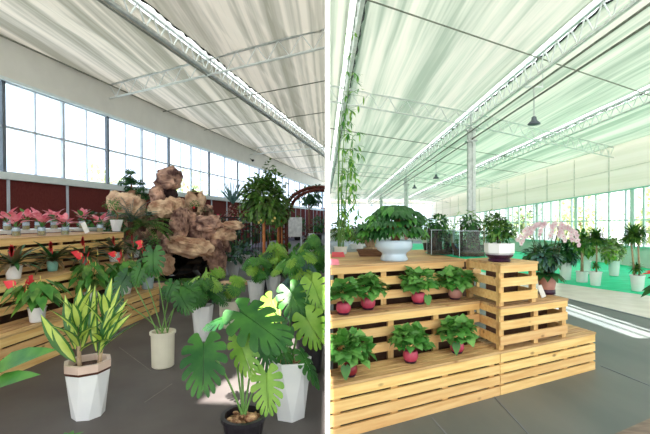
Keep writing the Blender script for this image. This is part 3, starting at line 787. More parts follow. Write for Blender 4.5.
# ================================================================ PLANTS OF THE LEFT HALL
HALL[0] = 'L'; CLAMP[0] = 'L'
def NEW(loc):
    m = MB(); m._off = V(loc); return m
def pothos(loc, label, hall_pot='potpink', seed=1, W_=.26, H_=.17, n=70, rp=.062, grp='pink pots of green pothos', fall=()):
    t = thing('pothos_plant', label, 'potted plant', tuple(loc), 0, grp)
    rg = random.Random(seed)
    h = rp*1.55
    m = MB(); m.lathe([(rp*.55, 0), (rp*.6, .006), (rp*.95, h*.35), (rp*1.0, h*.6), (rp*.9, h*.9), (rp*.82, h), (rp*.74, h), (rp*.7, h*.85), (.002, h*.84)], 20, closed=False); m.build('pot', hall_pot, t, smooth=True)
    m = MB(); m.lathe([(rp*.58, 0), (rp*.72, 0), (rp*.82, .014), (rp*.7, .016)], 20, closed=False); m.build('saucer', 'potpurple', t)
    m = NEW(loc)
    c = V((0, 0, h+H_*.46))
    mound(m, c, (W_*.86, W_*.86, H_*.72), int(n*1.9), .064, .082, 'heart', seed, droop=1.3, lo=-.3, heartl=True, m=0, alt=1, spread=.6, core=.5)
    mound(m, c, (W_*.6, W_*.5, H_*.5), n//3, .07, .06, 'heart', seed+40, droop=.9, lo=-.2, heartl=True, m=0, spread=.5, core=.1)
    for dx, dy, dz in fall: heart(m, V((dx, dy, dz)), V((dx*.4, -.35, -1)).normalized(), V((0, -1, .3)), .11, .075, 1, .3)
    m.build('foliage', ['leaf_pothos', 'leaf_mid'], t, smooth=True)
    m = NEW(loc)
    for k in range(9):
        a = rg.uniform(0, 6.28); m.tube(arc((0, 0, h*.9), (W_*.6*math.cos(a), W_*.6*math.sin(a), h+H_*.3), .04), .0025, 4)
    m.build('stems', 'stem', t)
    return t
def anthurium(loc, label, seed, flowers, Wd=.24, H_=.34, n=16, potr=.075, pott='pot', poth=.13, L_=.19, pot=True):
    t = thing('anthurium', label, 'potted plant', tuple(loc), 0, 'red flowering anthuriums on the lowest left bench')
    rg = random.Random(seed)
    pot_round(t, potr, potr*.8, poth, pott, lip=.006)
    m = NEW(loc); st = NEW(loc)
    for i in range(n):
        a = i*2.4+rg.uniform(-.3, .3); r_ = Wd*(.35+.65*rg.random()); z = poth + H_*(.25+.55*rg.random()) - .05*r_/Wd
        p = V((r_*math.cos(a), r_*math.sin(a), z)); d = V((math.cos(a), math.sin(a), -.75))
        s_ = rg.uniform(.8, 1.15)
        heart(m, p - d.normalized()*.04, d, V((math.cos(a)*.5, math.sin(a)*.5, 1)), L_*s_, L_*.62*s_, 0 if rg.random() > .25 else 1, .7)
        st.tube(arc((0, 0, poth*.8), p, .03), .003, 4)
    m.build('foliage', ['leaf_mid', 'leaf_ficus'], t, smooth=True); 
    for (fx, fy, fz) in flowers:
        p = V((fx, fy, fz)); st.tube(arc((0, 0, poth*.8), p, .03), .003, 4)
        f = MB(); heart(f, p, V((rg.uniform(-.9, .9), -.25, rg.uniform(-.1, .6))), V((rg.uniform(-.3, .3), -1, .6)), .105, .10, 0, .1)
        fo = f.build('flower', 'red', t, smooth=True)
        f = MB(); f.tube([p, p+V((.005, -.01, .05))], [.006, .003], 6); f.build('spadix', 'yellow', fo)
    st.build('stems', 'stem', t)
    return t
def bromeliad(loc, label, seed, pott='pot', potr=.06, poth=.11, n=20, L_=.30, fh=.33):
    t = thing('bromeliad', label, 'potted plant', tuple(loc), 0, 'bromeliads with red spikes on the middle left bench')
    rg = random.Random(seed); pot_round(t, potr, potr*.82, poth, pott, lip=.005)
    m = NEW(loc)
    for i in range(n):
        a = i*2.4; el = rg.uniform(.5, 1.25)
        leaf(m, V((0, 0, poth)), V((math.cos(a)*math.cos(el), math.sin(a)*math.cos(el), math.sin(el))), V((0, 0, 1)), L_*rg.uniform(.8, 1.15), .058, 'strap', rg.uniform(.7, 1.7), .3, m=0 if i % 3 else 1)
    m.build('foliage', ['leaf_bromel', 'leaf_dark'], t, smooth=True)
    m = MB(); m.tube([(0, 0, poth), (0, 0, fh-.06)], .006, 6)
    for i in range(20):
        a = i*2.4; z = fh-.085+.004*i; e_ = .5+.05*i
        leaf(m, V((0, 0, z)), V((math.cos(a)*math.cos(e_), math.sin(a)*math.cos(e_), math.sin(e_))), V((0, 0, 1)), .085, .05, 'ovate', .2)
    m.build('flower_spike', 'red', t, smooth=True)
    return t
def aglaonema(loc, label, seed, s=1, jar=True, n=11):
    t = thing('pink_aglaonema', label, 'potted plant', tuple(loc), 0, 'pink leaved plants in glass jars on the top left bench')
    rg = random.Random(seed); r_ = .05*s; h = .125*s
    m = MB(); m.lathe([(r_*.9, 0), (r_, .006), (r_, h*.93), (r_*.96, h), (r_*.88, h), (r_*.9, .01)], 18, closed=False); m.build('jar', 'jarglass', t, smooth=True)
    m = MB(); m.lathe([(r_*.86, .006), (r_*.86, h*.48), (.002, h*.48)], 14, closed=False); m.build('gravel', 'amber', t)
    m = MB(); m.lathe([(r_*.84, h*.5), (r_*.84, h*.86), (.002, h*.86)], 14, closed=False); m.build('water', 'ivorycard', t)
    m = NEW(loc)
    for i in range(n):
        a = i*2.4+rg.uniform(-.3, .3); el = rg.uniform(.35, 1.35); d = V((math.cos(a)*math.cos(el), math.sin(a)*math.cos(el), math.sin(el)))
        p = V((0, 0, h))+d*.07*s
        m.tube([(0, 0, h*.8), p], .003, 4, 1); leaf(m, p, d, V((0, 0, 1)), .16*s*rg.uniform(.8, 1.2), .078*s, 'ovate', .7, m=0 if rg.random() > .12 else 1)
    m.build('foliage', ['pink_leaf', 'leaf_mid'], t, smooth=True)
    return t
def fronds(mb, c, n, L_, seed, wl=.012, ll=.10, up=(.2, 1.2), k=14, droop=1.3, m=0):
    rg = random.Random(seed)
    for i in range(n):
        a = i*2.4; el = rg.uniform(*up); d = V((math.cos(a)*math.cos(el), math.sin(a)*math.cos(el), math.sin(el))); s = side_of(d, V((0, 0, 1))); p = V(c); pts = [p.copy()]
        for j in range(k):
            rot = Matrix.Rotation(-droop/k, 3, s); d = rot @ d; p = p + d*(L_/k); pts.append(p.copy())
            w_ = ll*math.sin(math.pi*min(1, (j+1.5)/(k+1)))
            for sg in (-1, 1):
                leaf(mb, p, (s*sg + d*.6), V((0, 0, 1)), w_, wl, 'small', .3, m=m)
        mb.tube(pts, .004, 4, m)
# ---------------------------------------------------------------- foreground monstera in the black pot
def petiole(m, a, b, sag=.05, r_=.007): m.tube(arc(a, b, sag), [r_*1.3]+[r_]*4+[r_*.8, r_*.7], 6)
base = LP(243, 452); Y0 = base.y
t = thing('monstera_plant', 'big dark monstera in a black pot at the bottom edge, in front of all others', 'potted plant', tuple(base))
pot_round(t, .135, .11, .235, 'potblack', lip=.012, soil='bark')
m = MB(); rg = random.Random(3)
for i in range(26): a = rg.uniform(0, 6.28); q = rg.uniform(0, .1); m.ball((q*math.cos(a), q*math.sin(a), .21+rg.uniform(0, .02)), (rg.uniform(.01, .022), .014, .012), 6, 4)
m.ball((.055, -.03, .22), (.045, .04, .035), 10, 6, 0); m.build('root_ball', 'bark', t)
def rel(p): return p - base
lv = NEW(base); st = NEW(base)
def ML(bx, by, bY, tx, ty, tY, n, W, mm=0, curl=.35, split=.42, stem=True, droop=.25, sagv=.06):
    b = LD(bx, by, bY); e = LD(tx, ty, tY); monstera(lv, rel(b), rel(e), V(n), W, mm, curl=curl, split=split, droop=droop)
    if stem: petiole(st, (0, 0, .2), rel(b), sagv)
ML(203, 344, Y0-.15, 201, 388, Y0-.32, (.1, -.9, .45), .15, 0, curl=.3, split=.5)
ML(240, 312, Y0+.10, 284, 342, Y0-.05, (.1, -.75, .7), .185, 0, curl=.4, split=.45, droop=.15)
ML(238, 338, Y0+.05, 250, 376, Y0-.05, (-.1, -.9, .4), .105, 1, curl=.4, split=.5)
ML(266, 374, Y0+.0, 268, 413, Y0-.1, (.1, -.9, .4), .115, 1, curl=.3, split=.36)
ML(258, 336, Y0+.15, 275, 368, Y0+.2, (.2, -.6, .8), .14, 2, curl=.4)
ML(228, 318, Y0+.1, 203, 322, Y0+.2, (-.2, -.4, 1), .10, 2, curl=.5)
lv.build('foliage', ['leaf_monstera', 'leaf_bright', 'leaf_dark'], t, smooth=True); st.build('stems', 'stem', t)
# ---------------------------------------------------------------- monstera in the white hexagonal pot at right
base = LP(290, 417); Y0 = base.y
t = thing('monstera_plant', 'bright green monstera in a white hexagonal pot standing in the sun patch', 'potted plant', tuple(base))
pot_faceted(t, .165, .115, .44, 'pot', None, 6, soil='bark')
lv = NEW(base); st = NEW(base); pp = (0, 0, .38)
def ML2(bx, by, bY, tx, ty, tY, n, W, mm=0, curl=.35, split=.42, droop=.25):
    b = LD(bx, by, bY); e = LD(tx, ty, tY); monstera(lv, rel(b), rel(e), V(n), W, mm, curl=curl, split=split, droop=droop); petiole(st, pp, rel(b), .05)
ML2(306, 318, Y0+.0, 320, 341, Y0-.05, (-.1, -.85, .5), .15, 1, split=.5)
ML2(300, 352, Y0-.05, 322, 388, Y0-.2, (.5, -.5, .6), .075, 0, curl=.5)
ML2(284, 330, Y0-.02, 262, 352, Y0-.05, (-.2, -.6, .8), .13, 2)
ML2(276, 336, Y0+.05, 288, 368, Y0-.12, (0, -.6, .8), .10, 0)
ML2(290, 290, Y0+.15, 302, 314, Y0+.05, (.1, -.8, .6), .15, 0)
ML2(272, 300, Y0+.2, 262, 324, Y0+.15, (-.1, -.8, .6), .12, 1)
ML2(312, 282, Y0+.2, 322, 306, Y0+.1, (-.1, -.8, .6), .14, 1)
lv.build('foliage', ['leaf_monstera', 'leaf_bright', 'leaf_dark'], t, smooth=True); st.build('stems', 'stem', t)
m = MB(); m.tube([(-.02, .03, .36), (-.09, .06, .80)], .006, 6); m.build('support_cane', 'yellow', t)
# generic upright monstera pot
def monplant(px, py, label, potfn, ptop, spread, height, n, seed, LW=.11, L_=.17, mats=('leaf_monstera', 'leaf_bright', 'leaf_dark'), up=.9, lim=None, mixv=(.5, .8), cat='potted plant'):
    base = LP(px, py); t = thing('monstera_plant', label, cat, tuple(base)); potfn(t)
    lv = NEW(base); st = NEW(base); rg = random.Random(seed)
    n = int(n*1.7); LW *= .80; L_ *= .80
    for i in range(n):
        a = i*2.4 + rg.uniform(-.4, .4); q = spread*(.2+.8*rg.random()); z = ptop+.12+(height-ptop-.05)*rg.random()
        b = V((q*math.cos(a), q*math.sin(a), z)); d = V((math.cos(a)*.55+rg.uniform(-.4, .4), math.sin(a)*.5-.30, -.45)).normalized()
        u_ = rg.random(); mm = 0 if u_ < mixv[0] else (1 if u_ < mixv[1] else 2); s_ = rg.uniform(.75, 1.2)
        monstera(lv, b, b+d*L_*s_, V((math.cos(a)*.5+rg.uniform(-.3, .3), -.5+rg.uniform(-.3, .3), .8)), LW*s_, mm, curl=rg.uniform(.2, .7), split=rg.uniform(.3, .45))
        petiole(st, (rg.uniform(-.03, .03), rg.uniform(-.03, .03), ptop*.93), b, .04, .005)
    lv.build('foliage', list(mats), t, smooth=True); st.build('stems', 'stem', t); return t
# black pot at the partition
monplant(309.5, 372, 'monstera in a large glossy black pot against the partition', lambda t: pot_round(t, .14, .115, .36, 'potblack', soil='bark'), .36, .14, .80, 9, 5, LW=.11, L_=.15)
# cream cylinder pot
base = LP(162, 367); t = thing('monstera_plant', 'tall monstera with long stems in a cream cylinder pot', 'potted plant', tuple(base))
pot_round(t, .115, .108, .36, 'potcream', lip=.012, soil='bark')
lv = NEW(base); st = NEW(base); Y0 = base.y
for q in ((153, 251, 0, 152, 274, -.05, .125, 0), (127, 274, .1, 112, 296, .0, .12, 2), (179, 294, -.05, 188, 310, -.12, .12, 0), (172, 284, .05, 165, 298, 0, .10, 0), (141, 268, .05, 134, 284, 0, .10, 0), (118, 300, .15, 108, 318, .1, .08, 2), (186, 288, .1, 198, 294, .1, .09, 0)):
    b = LD(q[0], q[1], Y0+q[2]); e = LD(q[3], q[4], Y0+q[5]); monstera(lv, rel(b), rel(e), V((.05, -.85, .55)), q[6], q[7]); petiole(st, (random.Random(q[0]).uniform(-.05, .05), 0, .32), rel(b), .03, .006)
lv.build('foliage', ['leaf_monstera', 'leaf_bright', 'leaf_dark'], t, smooth=True); st.build('stems', 'stem', t)
# pots further back
monplant(202, 340, 'monstera in a white tapered faceted pot, middle of the grey floor', lambda t: pot_faceted(t, .135, .095, .43, 'pot', None, 8), .43, .19, .68, 11, 11, LW=.13, L_=.17)
monplant(229, 326, 'monstera in a wide cream cylinder pot on a saucer', lambda t: pot_round(t, .14, .13, .36, 'potcream', saucer='potcream'), .36, .20, .62, 9, 12, LW=.13, L_=.16, mats=('leaf_mid', 'leaf_bright', 'leaf_dark'))
monplant(256, 302, 'monstera in a square-looking white pot left of its white neighbour, under the topiary tree', lambda t: pot_faceted(t, .16, .12, .38, 'pot', None, 8), .38, .22, .76, 12, 13, LW=.13, L_=.18, mats=('leaf_mid', 'leaf_bright', 'leaf_dark'))
monplant(273, 298, 'dark leaved monstera in a slim white pot below the lattice arch post', lambda t: pot_faceted(t, .15, .1, .42, 'pot', None, 6), .42, .24, .98, 14, 14, LW=.14, L_=.2, mats=('leaf_bright', 'leaf_mid', 'leaf_dark'))
monplant(297, 322, 'leafy light green monstera between the white hexagonal pot and the arch', lambda t: pot_round(t, .14, .1, .32, 'potblack'), .32, .30, .98, 18, 15, LW=.13, L_=.19, mats=('leaf_mid', 'leaf_bright', 'leaf_blue'))
monplant(313, 300, 'lush monstera beside the partition behind the black pot', lambda t: pot_round(t, .15, .11, .34, 'potblack'), .34, .26, 1.12, 18, 16, LW=.15, L_=.22, mats=('leaf_mid', 'leaf_bright', 'leaf_monstera'))
monplant(208, 309, 'young lime leaved monstera in front of the rock basin', lambda t: pot_round(t, .13, .1, .26, 'potblack'), .26, .20, .60, 6, 17, LW=.12, L_=.16, mats=('leaf_lime', 'leaf_bright', 'leaf_mid'), mixv=(.45, .8))
monplant(183, 306, 'low spreading monstera behind the cream cylinder pot', lambda t: pot_round(t, .13, .1, .24, 'potblack'), .22, .28, .34, 11, 18, LW=.12, L_=.17, mats=('leaf_monstera', 'leaf_mid', 'leaf_dark'))
# out-of-frame plant whose leaves reach in at left
base = LP(-40, 420); t = thing('broad_leaf_plant', 'two large smooth green leaves reaching in from the left edge', 'potted plant', tuple(base))
pot_round(t, .13, .1, .30, 'pot'); m = NEW(base); st = NEW(base)
for (ax, ay, aY, bx, by, bY, wd) in ((-14, 376, -.2, 36, 352, -.35, .17), (-18, 392, -.25, 19, 379, -.45, .13), (-30, 360, .1, -50, 330, .1, .2)):
    a = LD(ax, ay, base.y+aY); b = LD(bx, by, base.y+bY); d = b-a
    leaf(m, rel(a), d + V((0, 0, .12)), V((0, -.7, 1)), d.length*1.05, wd, 'ovate', .55, .2); petiole(st, (0, 0, .27), rel(a), .05)
m.build('foliage', 'leaf_mid', t, smooth=True); st.build('stems', 'stem', t)
base = LP(66, 448); t = thing('seedling_plant', 'tip of a small green plant at the bottom edge below the octagonal pot', 'potted plant', tuple(base))
pot_round(t, .05, .04, .05, 'potblack', lip=.004); m = NEW(base)
for i in range(7):
    a = i*2.4; leaf(m, V((0, 0, .03)), V((math.cos(a), math.sin(a), .9)), V((0, 0, 1)), .10, .04, 'ovate', .8)
m.build('foliage', 'leaf_mid', t, smooth=True)
# ---------------------------------------------------------------- dracaena in the octagonal pot with peach rim
base = LP(86.5, 416); t = thing('dracaena_plant', 'yellow striped dracaena in a white faceted pot with peach rim', 'potted plant', tuple(base))
pot_faceted(t, .158, .112, .42, 'pot', 'potpeach', 8)
m = NEW(base); st = NEW(base); rg = random.Random(8)
Y0 = base.y
def cane(px, py, dy, top, n, L_, seed, wd=.072, els=(.75, 1.5)):
    g = LD(px, py, Y0+dy); g = rel(g); tp = rel(LD(*top)); st.tube([(g.x, g.y, .36), g.lerp(tp, .5), tp], [.016, .014, .012], 8)
    r2 = random.Random(seed)
    for i in range(n):
        a = i*2.4+r2.uniform(-.3, .3); q = i/(n-1); el = els[0]+(els[1]-els[0])*q; k = g.lerp(tp, .3+.7*q)
        leaf(m, k, V((math.cos(a)*math.cos(el), math.sin(a)*math.cos(el), math.sin(el))), V((0, 0, 1)), L_*r2.uniform(.8, 1.15), wd, 'lance', r2.uniform(.2, .8), .35, m=0, m2=1)
cane(78, 366, -.02, (77, 322, Y0), 15, .30, 1)
cane(97, 364, .0, (106, 318, Y0+.03), 12, .30, 2)
for ax, ay, bx, by, wd in ((72, 362, 31, 319, .075), (74, 363, 44, 332, .07), (78, 350, 76, 296, .075), (80, 352, 88, 300, .07), (97, 356, 116, 304, .07), (95, 352, 84, 290, .06), (99, 355, 108, 290, .06), (76, 345, 56, 300, .07), (98, 348, 122, 318, .06), (74, 350, 66, 306, .065), (82, 340, 80, 289, .06)):
    a = rel(LD(ax, ay, Y0)); b = rel(LD(bx, by, Y0-.08)); leaf(m, a, b-a+V((0, 0, .04)), V((0, -.9, .5)), (b-a).length*1.04, wd*1.3, 'lance', .45, .3, m=0, m2=1)
m.build('foliage', ['leaf_edge', 'leaf_stripe'], t, smooth=True); st.build('canes', 'trunkpale', t)

# ---------------------------------------------------------------- bench plants
def on1(x, y): return LP(x, y, .402)
def on2(x, y): return LP(x, y, .802)
def on3(x, y): return LP(x, y, 1.267)
anthurium(on1(36, 322), 'red anthurium in a white pot, nearest on the lowest left bench', 21,
    [(-.17, -.10, .40), (-.06, -.08, .42), (.02, -.02, .40), (.07, -.04, .45), (-.02, -.12, .36)], Wd=.27, H_=.34, n=34, potr=.085, poth=.16, L_=.20)
anthurium(on1(90, 301), 'dense red anthurium in the middle of the lowest left bench', 22,
    [(-.15, -.02, .62), (-.06, -.1, .60), (.02, -.1, .55), (-.01, 0, .50), (.10, -.05, .48), (.1, 0, .62)], Wd=.27, H_=.50, n=46, potr=.08, poth=.12, L_=.16)
anthurium(on1(125, 294), 'red anthurium further along the lowest left bench, under the third spike', 23,
    [(-.12, -.05, .58), (0, -.08, .62), (.12, -.06, .56), (.03, -.1, .5)], Wd=.32, H_=.46, n=46, potr=.085, poth=.12, L_=.18)
anthurium(on1(147, 289), 'red anthurium in a blue grey pot at the far end of the lowest left bench', 24,
    [(-.14, 0, .66), (-.06, -.05, .72), (.06, -.05, .62), (.14, -.02, .58), (0, -.08, .56)], Wd=.18, H_=.42, n=14, potr=.10, poth=.19, pott='potgrey', L_=.18)
for (x, y, pm, s_, lab, pr, ph) in ((13, 279, 'pot', 31, 'spiky red bromeliad in a white pot, nearest on the middle left bench', .085, .155), (52, 271, 'potmint', 32, 'spiky red bromeliad in a mint green pot on the middle left bench', .068, .13),
        (84, 266, 'potgrey', 33, 'spiky red bromeliad in a pale grey pot, third on the middle left bench', .068, .12), (114.5, 261.5, 'pot', 34, 'spiky red bromeliad in a white pot, fourth on the middle left bench', .095, .15), (133, 257.5, 'pot', 35, 'spiky red bromeliad in a white bowl, furthest on the middle left bench', .11, .12)):
    q = on2(x, y); bromeliad(q, lab, s_, pm, pr, ph, n=28, L_=.42+.045*(q.y-4.5), fh={31: .34, 32: .34, 33: .38, 34: .36, 35: .34}[s_])
for i, (x, y, s_, lab) in enumerate(((16, 236, 1.05, 'leftmost pink plant in a jar in the front row of jars'), (41.5, 235.5, 1.05, 'pink plant in a jar right of the leftmost front jar'), (65, 234.8, 1.05, 'pink plant in a jar left of the white card'),
        (100, 232.2, 1.2, 'rosy pink plant in a jar at the right end, beside the white bonsai pot'))):
    aglaonema(on3(x, y), lab, 50+i, s_, n=12)
for i, (x, Y, s_, lab) in enumerate(((7, 6.0, 1.1, 'pink plant in a jar at the left edge, back row'), (26, 6.35, 1.1, 'pink plant in a jar in the back row behind the two front left jars'), (38, 6.7, 1.1, 'pale pink plant in a jar in the back row behind the second front jar'), (54, 7.0, 1.15, 'pink plant in a jar in the back row left of the third front jar'), (82, 7.5, 1.2, 'tall pink plant in a jar behind the white card'))):
    z = 1.327; aglaonema(V((xr(x)*Y, Y, z)), lab, 60+i, s_)
# white price card leaning on the top bench
p = on3(85, 233.3); m = MB(); mx = Matrix.Rotation(R(14), 3, 'Z') @ Matrix.Rotation(R(-25), 3, 'Y') @ Matrix.Rotation(R(-10), 3, 'X')
m.box((0, 0, .092), (.075, .005, .185), mx=mx); tag(m.build('price_card', 'ivorycard', loc=p), 'plain white price card leaning between the pink plants on the top left bench', 'card')
# green leafy plants behind the jars
for i, (x, Y, rx, rz, lab) in enumerate(((90, 9.1, .24, .28, 'dark green bushy plant behind the jars, left one'), (112, 9.1, .24, .30, 'dark green bushy plant behind the white bonsai pot'))):
    b = V((xr(x)*Y, Y, 0)); t = thing('bushy_plant', lab, 'potted plant', tuple(b)); pot_round(t, .17, .13, 1.15, 'potbrown'); m = NEW(b)
    mound(m, (0, 0, 1.40), (rx, rx, rz), 110, .14, .07, 'ovate', 70+i, m=0, alt=1, lo=-.8); m.build('foliage', ['leaf_dark', 'leaf_mid'], t, smooth=True)
# small bonsai in white pot on top bench
p = on3(116.5, 231.2); t = thing('bonsai_plant', 'little green bonsai in a white square pot at the end of the top bench', 'potted plant', tuple(p))
pot_faceted(t, .115, .085, .22, 'pot', None, 4); m = NEW(p)
for c, rr in (((-.13, 0, .50), .13), ((-.05, 0, .56), .12), ((.02, 0, .45), .07)): mound(m, c, (rr, rr, rr*.75), 90, .035, .02, 'small', int(rr*1000), m=0, lo=-.6)
m.build('foliage', 'leaf_mid', t); m = MB(); m.tube([(0, 0, .18), (.03, 0, .30), (-.03, 0, .38), (-.10, 0, .46)], [.018, .014, .011, .007], 7); m.build('trunk', 'trunk', t)
b = LD(129.5, 236, 9.35); t = thing('bucket_planter', 'small dark red pot on the rocks past the end of the top left bench', 'planter', tuple(b))
pot_round(t, .09, .07, .16, 'potred', lip=.006); m = NEW(b); mound(m, (0, 0, .22), (.2, .2, .14), 50, .12, .04, 'lance', 77, lo=-.2); m.build('foliage', 'leaf_dark', t, smooth=True)

# ---------------------------------------------------------------- rockery fountain
def rock(mb, c, rad, seed, m=0, sub=3, rough=.28, rot=0):
    import bmesh
    bm = bmesh.new(); bmesh.ops.create_icosphere(bm, subdivisions=sub+1, radius=1); sd_ = V((seed*3.1, seed*7.7, seed*1.3)); mr = Matrix.Rotation(rot, 3, 'Y')
    vs = []
    for v in bm.verts:
        q = v.co.copy(); q = V((abs(q.x)**.62*(1 if q.x > 0 else -1), abs(q.y)**.75*(1 if q.y > 0 else -1), abs(q.z)**.75*(1 if q.z > 0 else -1)))
        k = 1 + rough*noise.noise(q*1.3+sd_) + rough*.9*(.3-abs(noise.noise(q*2.3+sd_))) + rough*.5*(.25-abs(noise.noise(q*5.5+sd_)))*1.4
        q = mr @ V((q.x*k*rad[0], q.y*k*rad[1], q.z*k*rad[2])); vs.append(q + V(c))
    mb.add(vs, [tuple(v.index for v in f.verts) for f in bm.faces], m); bm.free()
RB = V((xr(192)*9.6, 9.6, 0)); t = thing('rockery_fountain', 'tall brown rockery of piled boulders with a dark pool niche', 'rock garden', tuple(RB))
def rk(x0, y0, x1, y1, Y, seed, mt='rock', dr=1, name='boulder', rough=.40, rot=0):
    a = LD(x0, y0, Y); b = LD(x1, y1, Y); c = (a+b)/2; rx = abs(b.x-a.x)/2; rz = abs(b.z-a.z)/2
    m = MB(); rock(m, c-RB, (rx, max(rx, rz)*.7*dr, rz), seed, rough=rough, rot=rot); return m.build(name, mt, t, smooth=False)
for i, q in enumerate((
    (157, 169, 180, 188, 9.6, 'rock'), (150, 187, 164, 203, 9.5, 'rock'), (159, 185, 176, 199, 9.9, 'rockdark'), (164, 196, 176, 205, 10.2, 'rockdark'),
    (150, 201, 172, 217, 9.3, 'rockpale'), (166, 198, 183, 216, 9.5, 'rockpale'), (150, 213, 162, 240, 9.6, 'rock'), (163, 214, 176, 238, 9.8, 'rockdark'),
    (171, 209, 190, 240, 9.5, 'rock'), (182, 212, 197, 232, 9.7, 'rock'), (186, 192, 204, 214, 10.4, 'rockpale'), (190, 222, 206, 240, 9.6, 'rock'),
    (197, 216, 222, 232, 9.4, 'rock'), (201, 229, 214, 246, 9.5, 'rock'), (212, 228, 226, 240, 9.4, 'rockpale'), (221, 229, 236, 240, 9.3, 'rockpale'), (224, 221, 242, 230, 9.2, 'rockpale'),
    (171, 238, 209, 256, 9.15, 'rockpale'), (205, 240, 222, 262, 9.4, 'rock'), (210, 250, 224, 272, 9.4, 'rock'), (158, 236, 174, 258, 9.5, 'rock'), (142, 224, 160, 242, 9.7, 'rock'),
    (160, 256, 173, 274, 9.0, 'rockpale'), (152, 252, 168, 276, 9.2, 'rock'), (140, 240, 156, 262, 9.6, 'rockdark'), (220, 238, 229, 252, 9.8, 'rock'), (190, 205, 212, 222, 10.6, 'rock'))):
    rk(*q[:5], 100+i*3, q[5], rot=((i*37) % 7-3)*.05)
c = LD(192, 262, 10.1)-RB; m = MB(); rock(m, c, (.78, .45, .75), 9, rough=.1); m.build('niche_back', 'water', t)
m = MB()
cb = LP(190, 279)-RB
m.lathe([(.70, 0), (.75, 0), (.77, .12), (.74, .19), (.68, .19), (.66, .05)], 28, c=(cb.x, cb.y+.55, 0), sy=.6, closed=False); m.build('basin_rim', 'rockpale', t)
m = MB(); m.lathe([(.67, .10), (.003, .10)], 28, c=(cb.x, cb.y+.55, 0), sy=.6, closed=False); m.build('pool_water', 'water', t)
m = MB(); rock(m, (cb.x-.55, cb.y-.1, .02), (.35, .2, .09), 4); rock(m, (cb.x+.2, cb.y-.2, .02), (.5, .18, .07), 5); m.build('moss', 'moss', t)
# low edging stones in front
for i, (x, y, wd) in enumerate(((166, 287, .45), (192, 288, .5), (217, 287, .5), (241, 284, .5))):
    p = LP(x, y); m = MB(); rock(m, (0, 0, .03), (wd, .16, .05), 60+i, rough=.15)
    tag(m.build('edging_stone', 'rockpale', loc=p), ['flat pale edging stone at the left before the pool', 'flat pale edging stone before the pool centre', 'flat pale edging stone before the pool, right of centre', 'flat pale edging stone at the right, by the white pots'][i], 'stone', 'flat edging stones before the rockery')
# left rock mass with black pine
LB = V((xr(128)*9.9, 9.9, 0)); t = thing('rock_mound', 'broad peach coloured rock behind the top left bench carrying a black pine', 'rock', tuple(LB))
def rk2(x0, y0, x1, y1, Y, seed, mt):
    a = LD(x0, y0, Y); b = LD(x1, y1, Y); c = (a+b)/2; rx = abs(b.x-a.x)/2; rz = abs(b.z-a.z)/2
    m = MB(); rock(m, c-LB, (rx, rx*.6, rz), seed, rough=.42); m.build('boulder', mt, t)
for i, q in enumerate(((112, 192, 143, 222, 9.9, 'rockpale'), (106, 210, 130, 236, 9.8, 'rock'), (126, 204, 146, 240, 10.1, 'rock'), (110, 230, 146, 290, 10.0, 'rock'))): rk2(*q[:5], 200+i, q[5])
b = LD(131, 192, 9.9); t = thing('black_pine_bonsai', 'dark bonsai pine with flat tiers on top of the peach rock', 'tree', tuple(b)); m = NEW(b); k = 9.9/F
m.tube([(0, 0, -.06), (.02, 0, .15), (-.02, 0, .28), (0, 0, .42)], [.03, .022, .016, .008], 7); m.build('trunk', 'trunk', t)
m = NEW(b)
for (dx, dy, rx) in ((0, 20, 4), (-3, 14, 4.5), (2, 11, 3), (8, 9.5, 6), (-8, 9, 4.5), (0, 10, 5), (9, 3, 6), (10, -2, 5), (14, -5, 4), (-2, 3, 3.5)):
    mound(m, (dx*k, 0, dy*k), (rx*k, rx*k, 1.8*k), 130, .09, .03, 'small', int(dx*7+dy*3+99), m=0, lo=-.5, spread=.8)
m.build('foliage', 'leaf_dark', t)
# plants among the rocks
def clump(name, label, px, py, Y, h0, fn, mats, cat='plant', group=None):
    b = LD(px, py, Y); t = thing(name, label, cat, tuple(b), 0, group); m = NEW(b); fn(m); m.build('foliage', mats, t, smooth=True)
    m = MB(); m.lathe([(.05, -.12), (.07, 0), (.004, .01)], 10, closed=False); m.build('root_ball', 'soil', t); return t
clump('sago_palm', 'dark sago palm with stiff fronds left of the rockery', 143, 226, 8.6, 0, lambda m: fronds(m, (0, 0, 0), 26, .68, 3, ll=.17, wl=.035, up=(.1, 1.3)), 'leaf_ficus')
clump('sago_palm', 'spiky sago palm close to the peach rock', 131, 222, 8.3, 0, lambda m: fronds(m, (0, 0, 0), 16, .60, 4, ll=.14, wl=.035, up=(.6, 1.5), droop=.8), 'leaf_blue')
clump('low_shrub', 'small bright shrub at the foot of the sago palm', 154, 229, 8.9, 0, lambda m: mound(m, (0, 0, .08), (.17, .17, .12), 70, .06, .03, 'ovate', 5), 'leaf_mid')
clump('low_shrub', 'round green seedling in front of the rockery left side', 153.5, 246, 7.9, 0, lambda m: mound(m, (0, 0, .06), (.12, .12, .13), 70, .06, .03, 'ovate', 6), 'leaf_mid')
clump('low_shrub', 'small green fern high on the rockery with a red berry', 195, 207, 9.9, 0, lambda m: (mound(m, (0, 0, .06), (.12, .12, .09), 60, .06, .02, 'ovate', 7), m.ball((0, -.08, -.02), .03, 6, 4, 1)), ['leaf_mid', 'red'])
clump('low_shrub', 'upright green sprig on the pale pillar rock', 196, 193, 10.3, 0, lambda m: mound(m, (0, 0, .05), (.09, .09, .12), 70, .06, .025, 'ovate', 8), 'leaf_mid')
clump('low_shrub', 'dark flat shrub on a right hand boulder', 206, 211, 10, 0, lambda m: mound(m, (0, 0, .03), (.16, .16, .08), 80, .05, .02, 'small', 9), 'leaf_dark')
clump('low_shrub', 'dark round shrub above the pale slab stones', 224, 226, 9.6, 0, lambda m: mound(m, (0, 0, .05), (.16, .16, .13), 90, .06, .025, 'ovate', 10), 'leaf_dark')
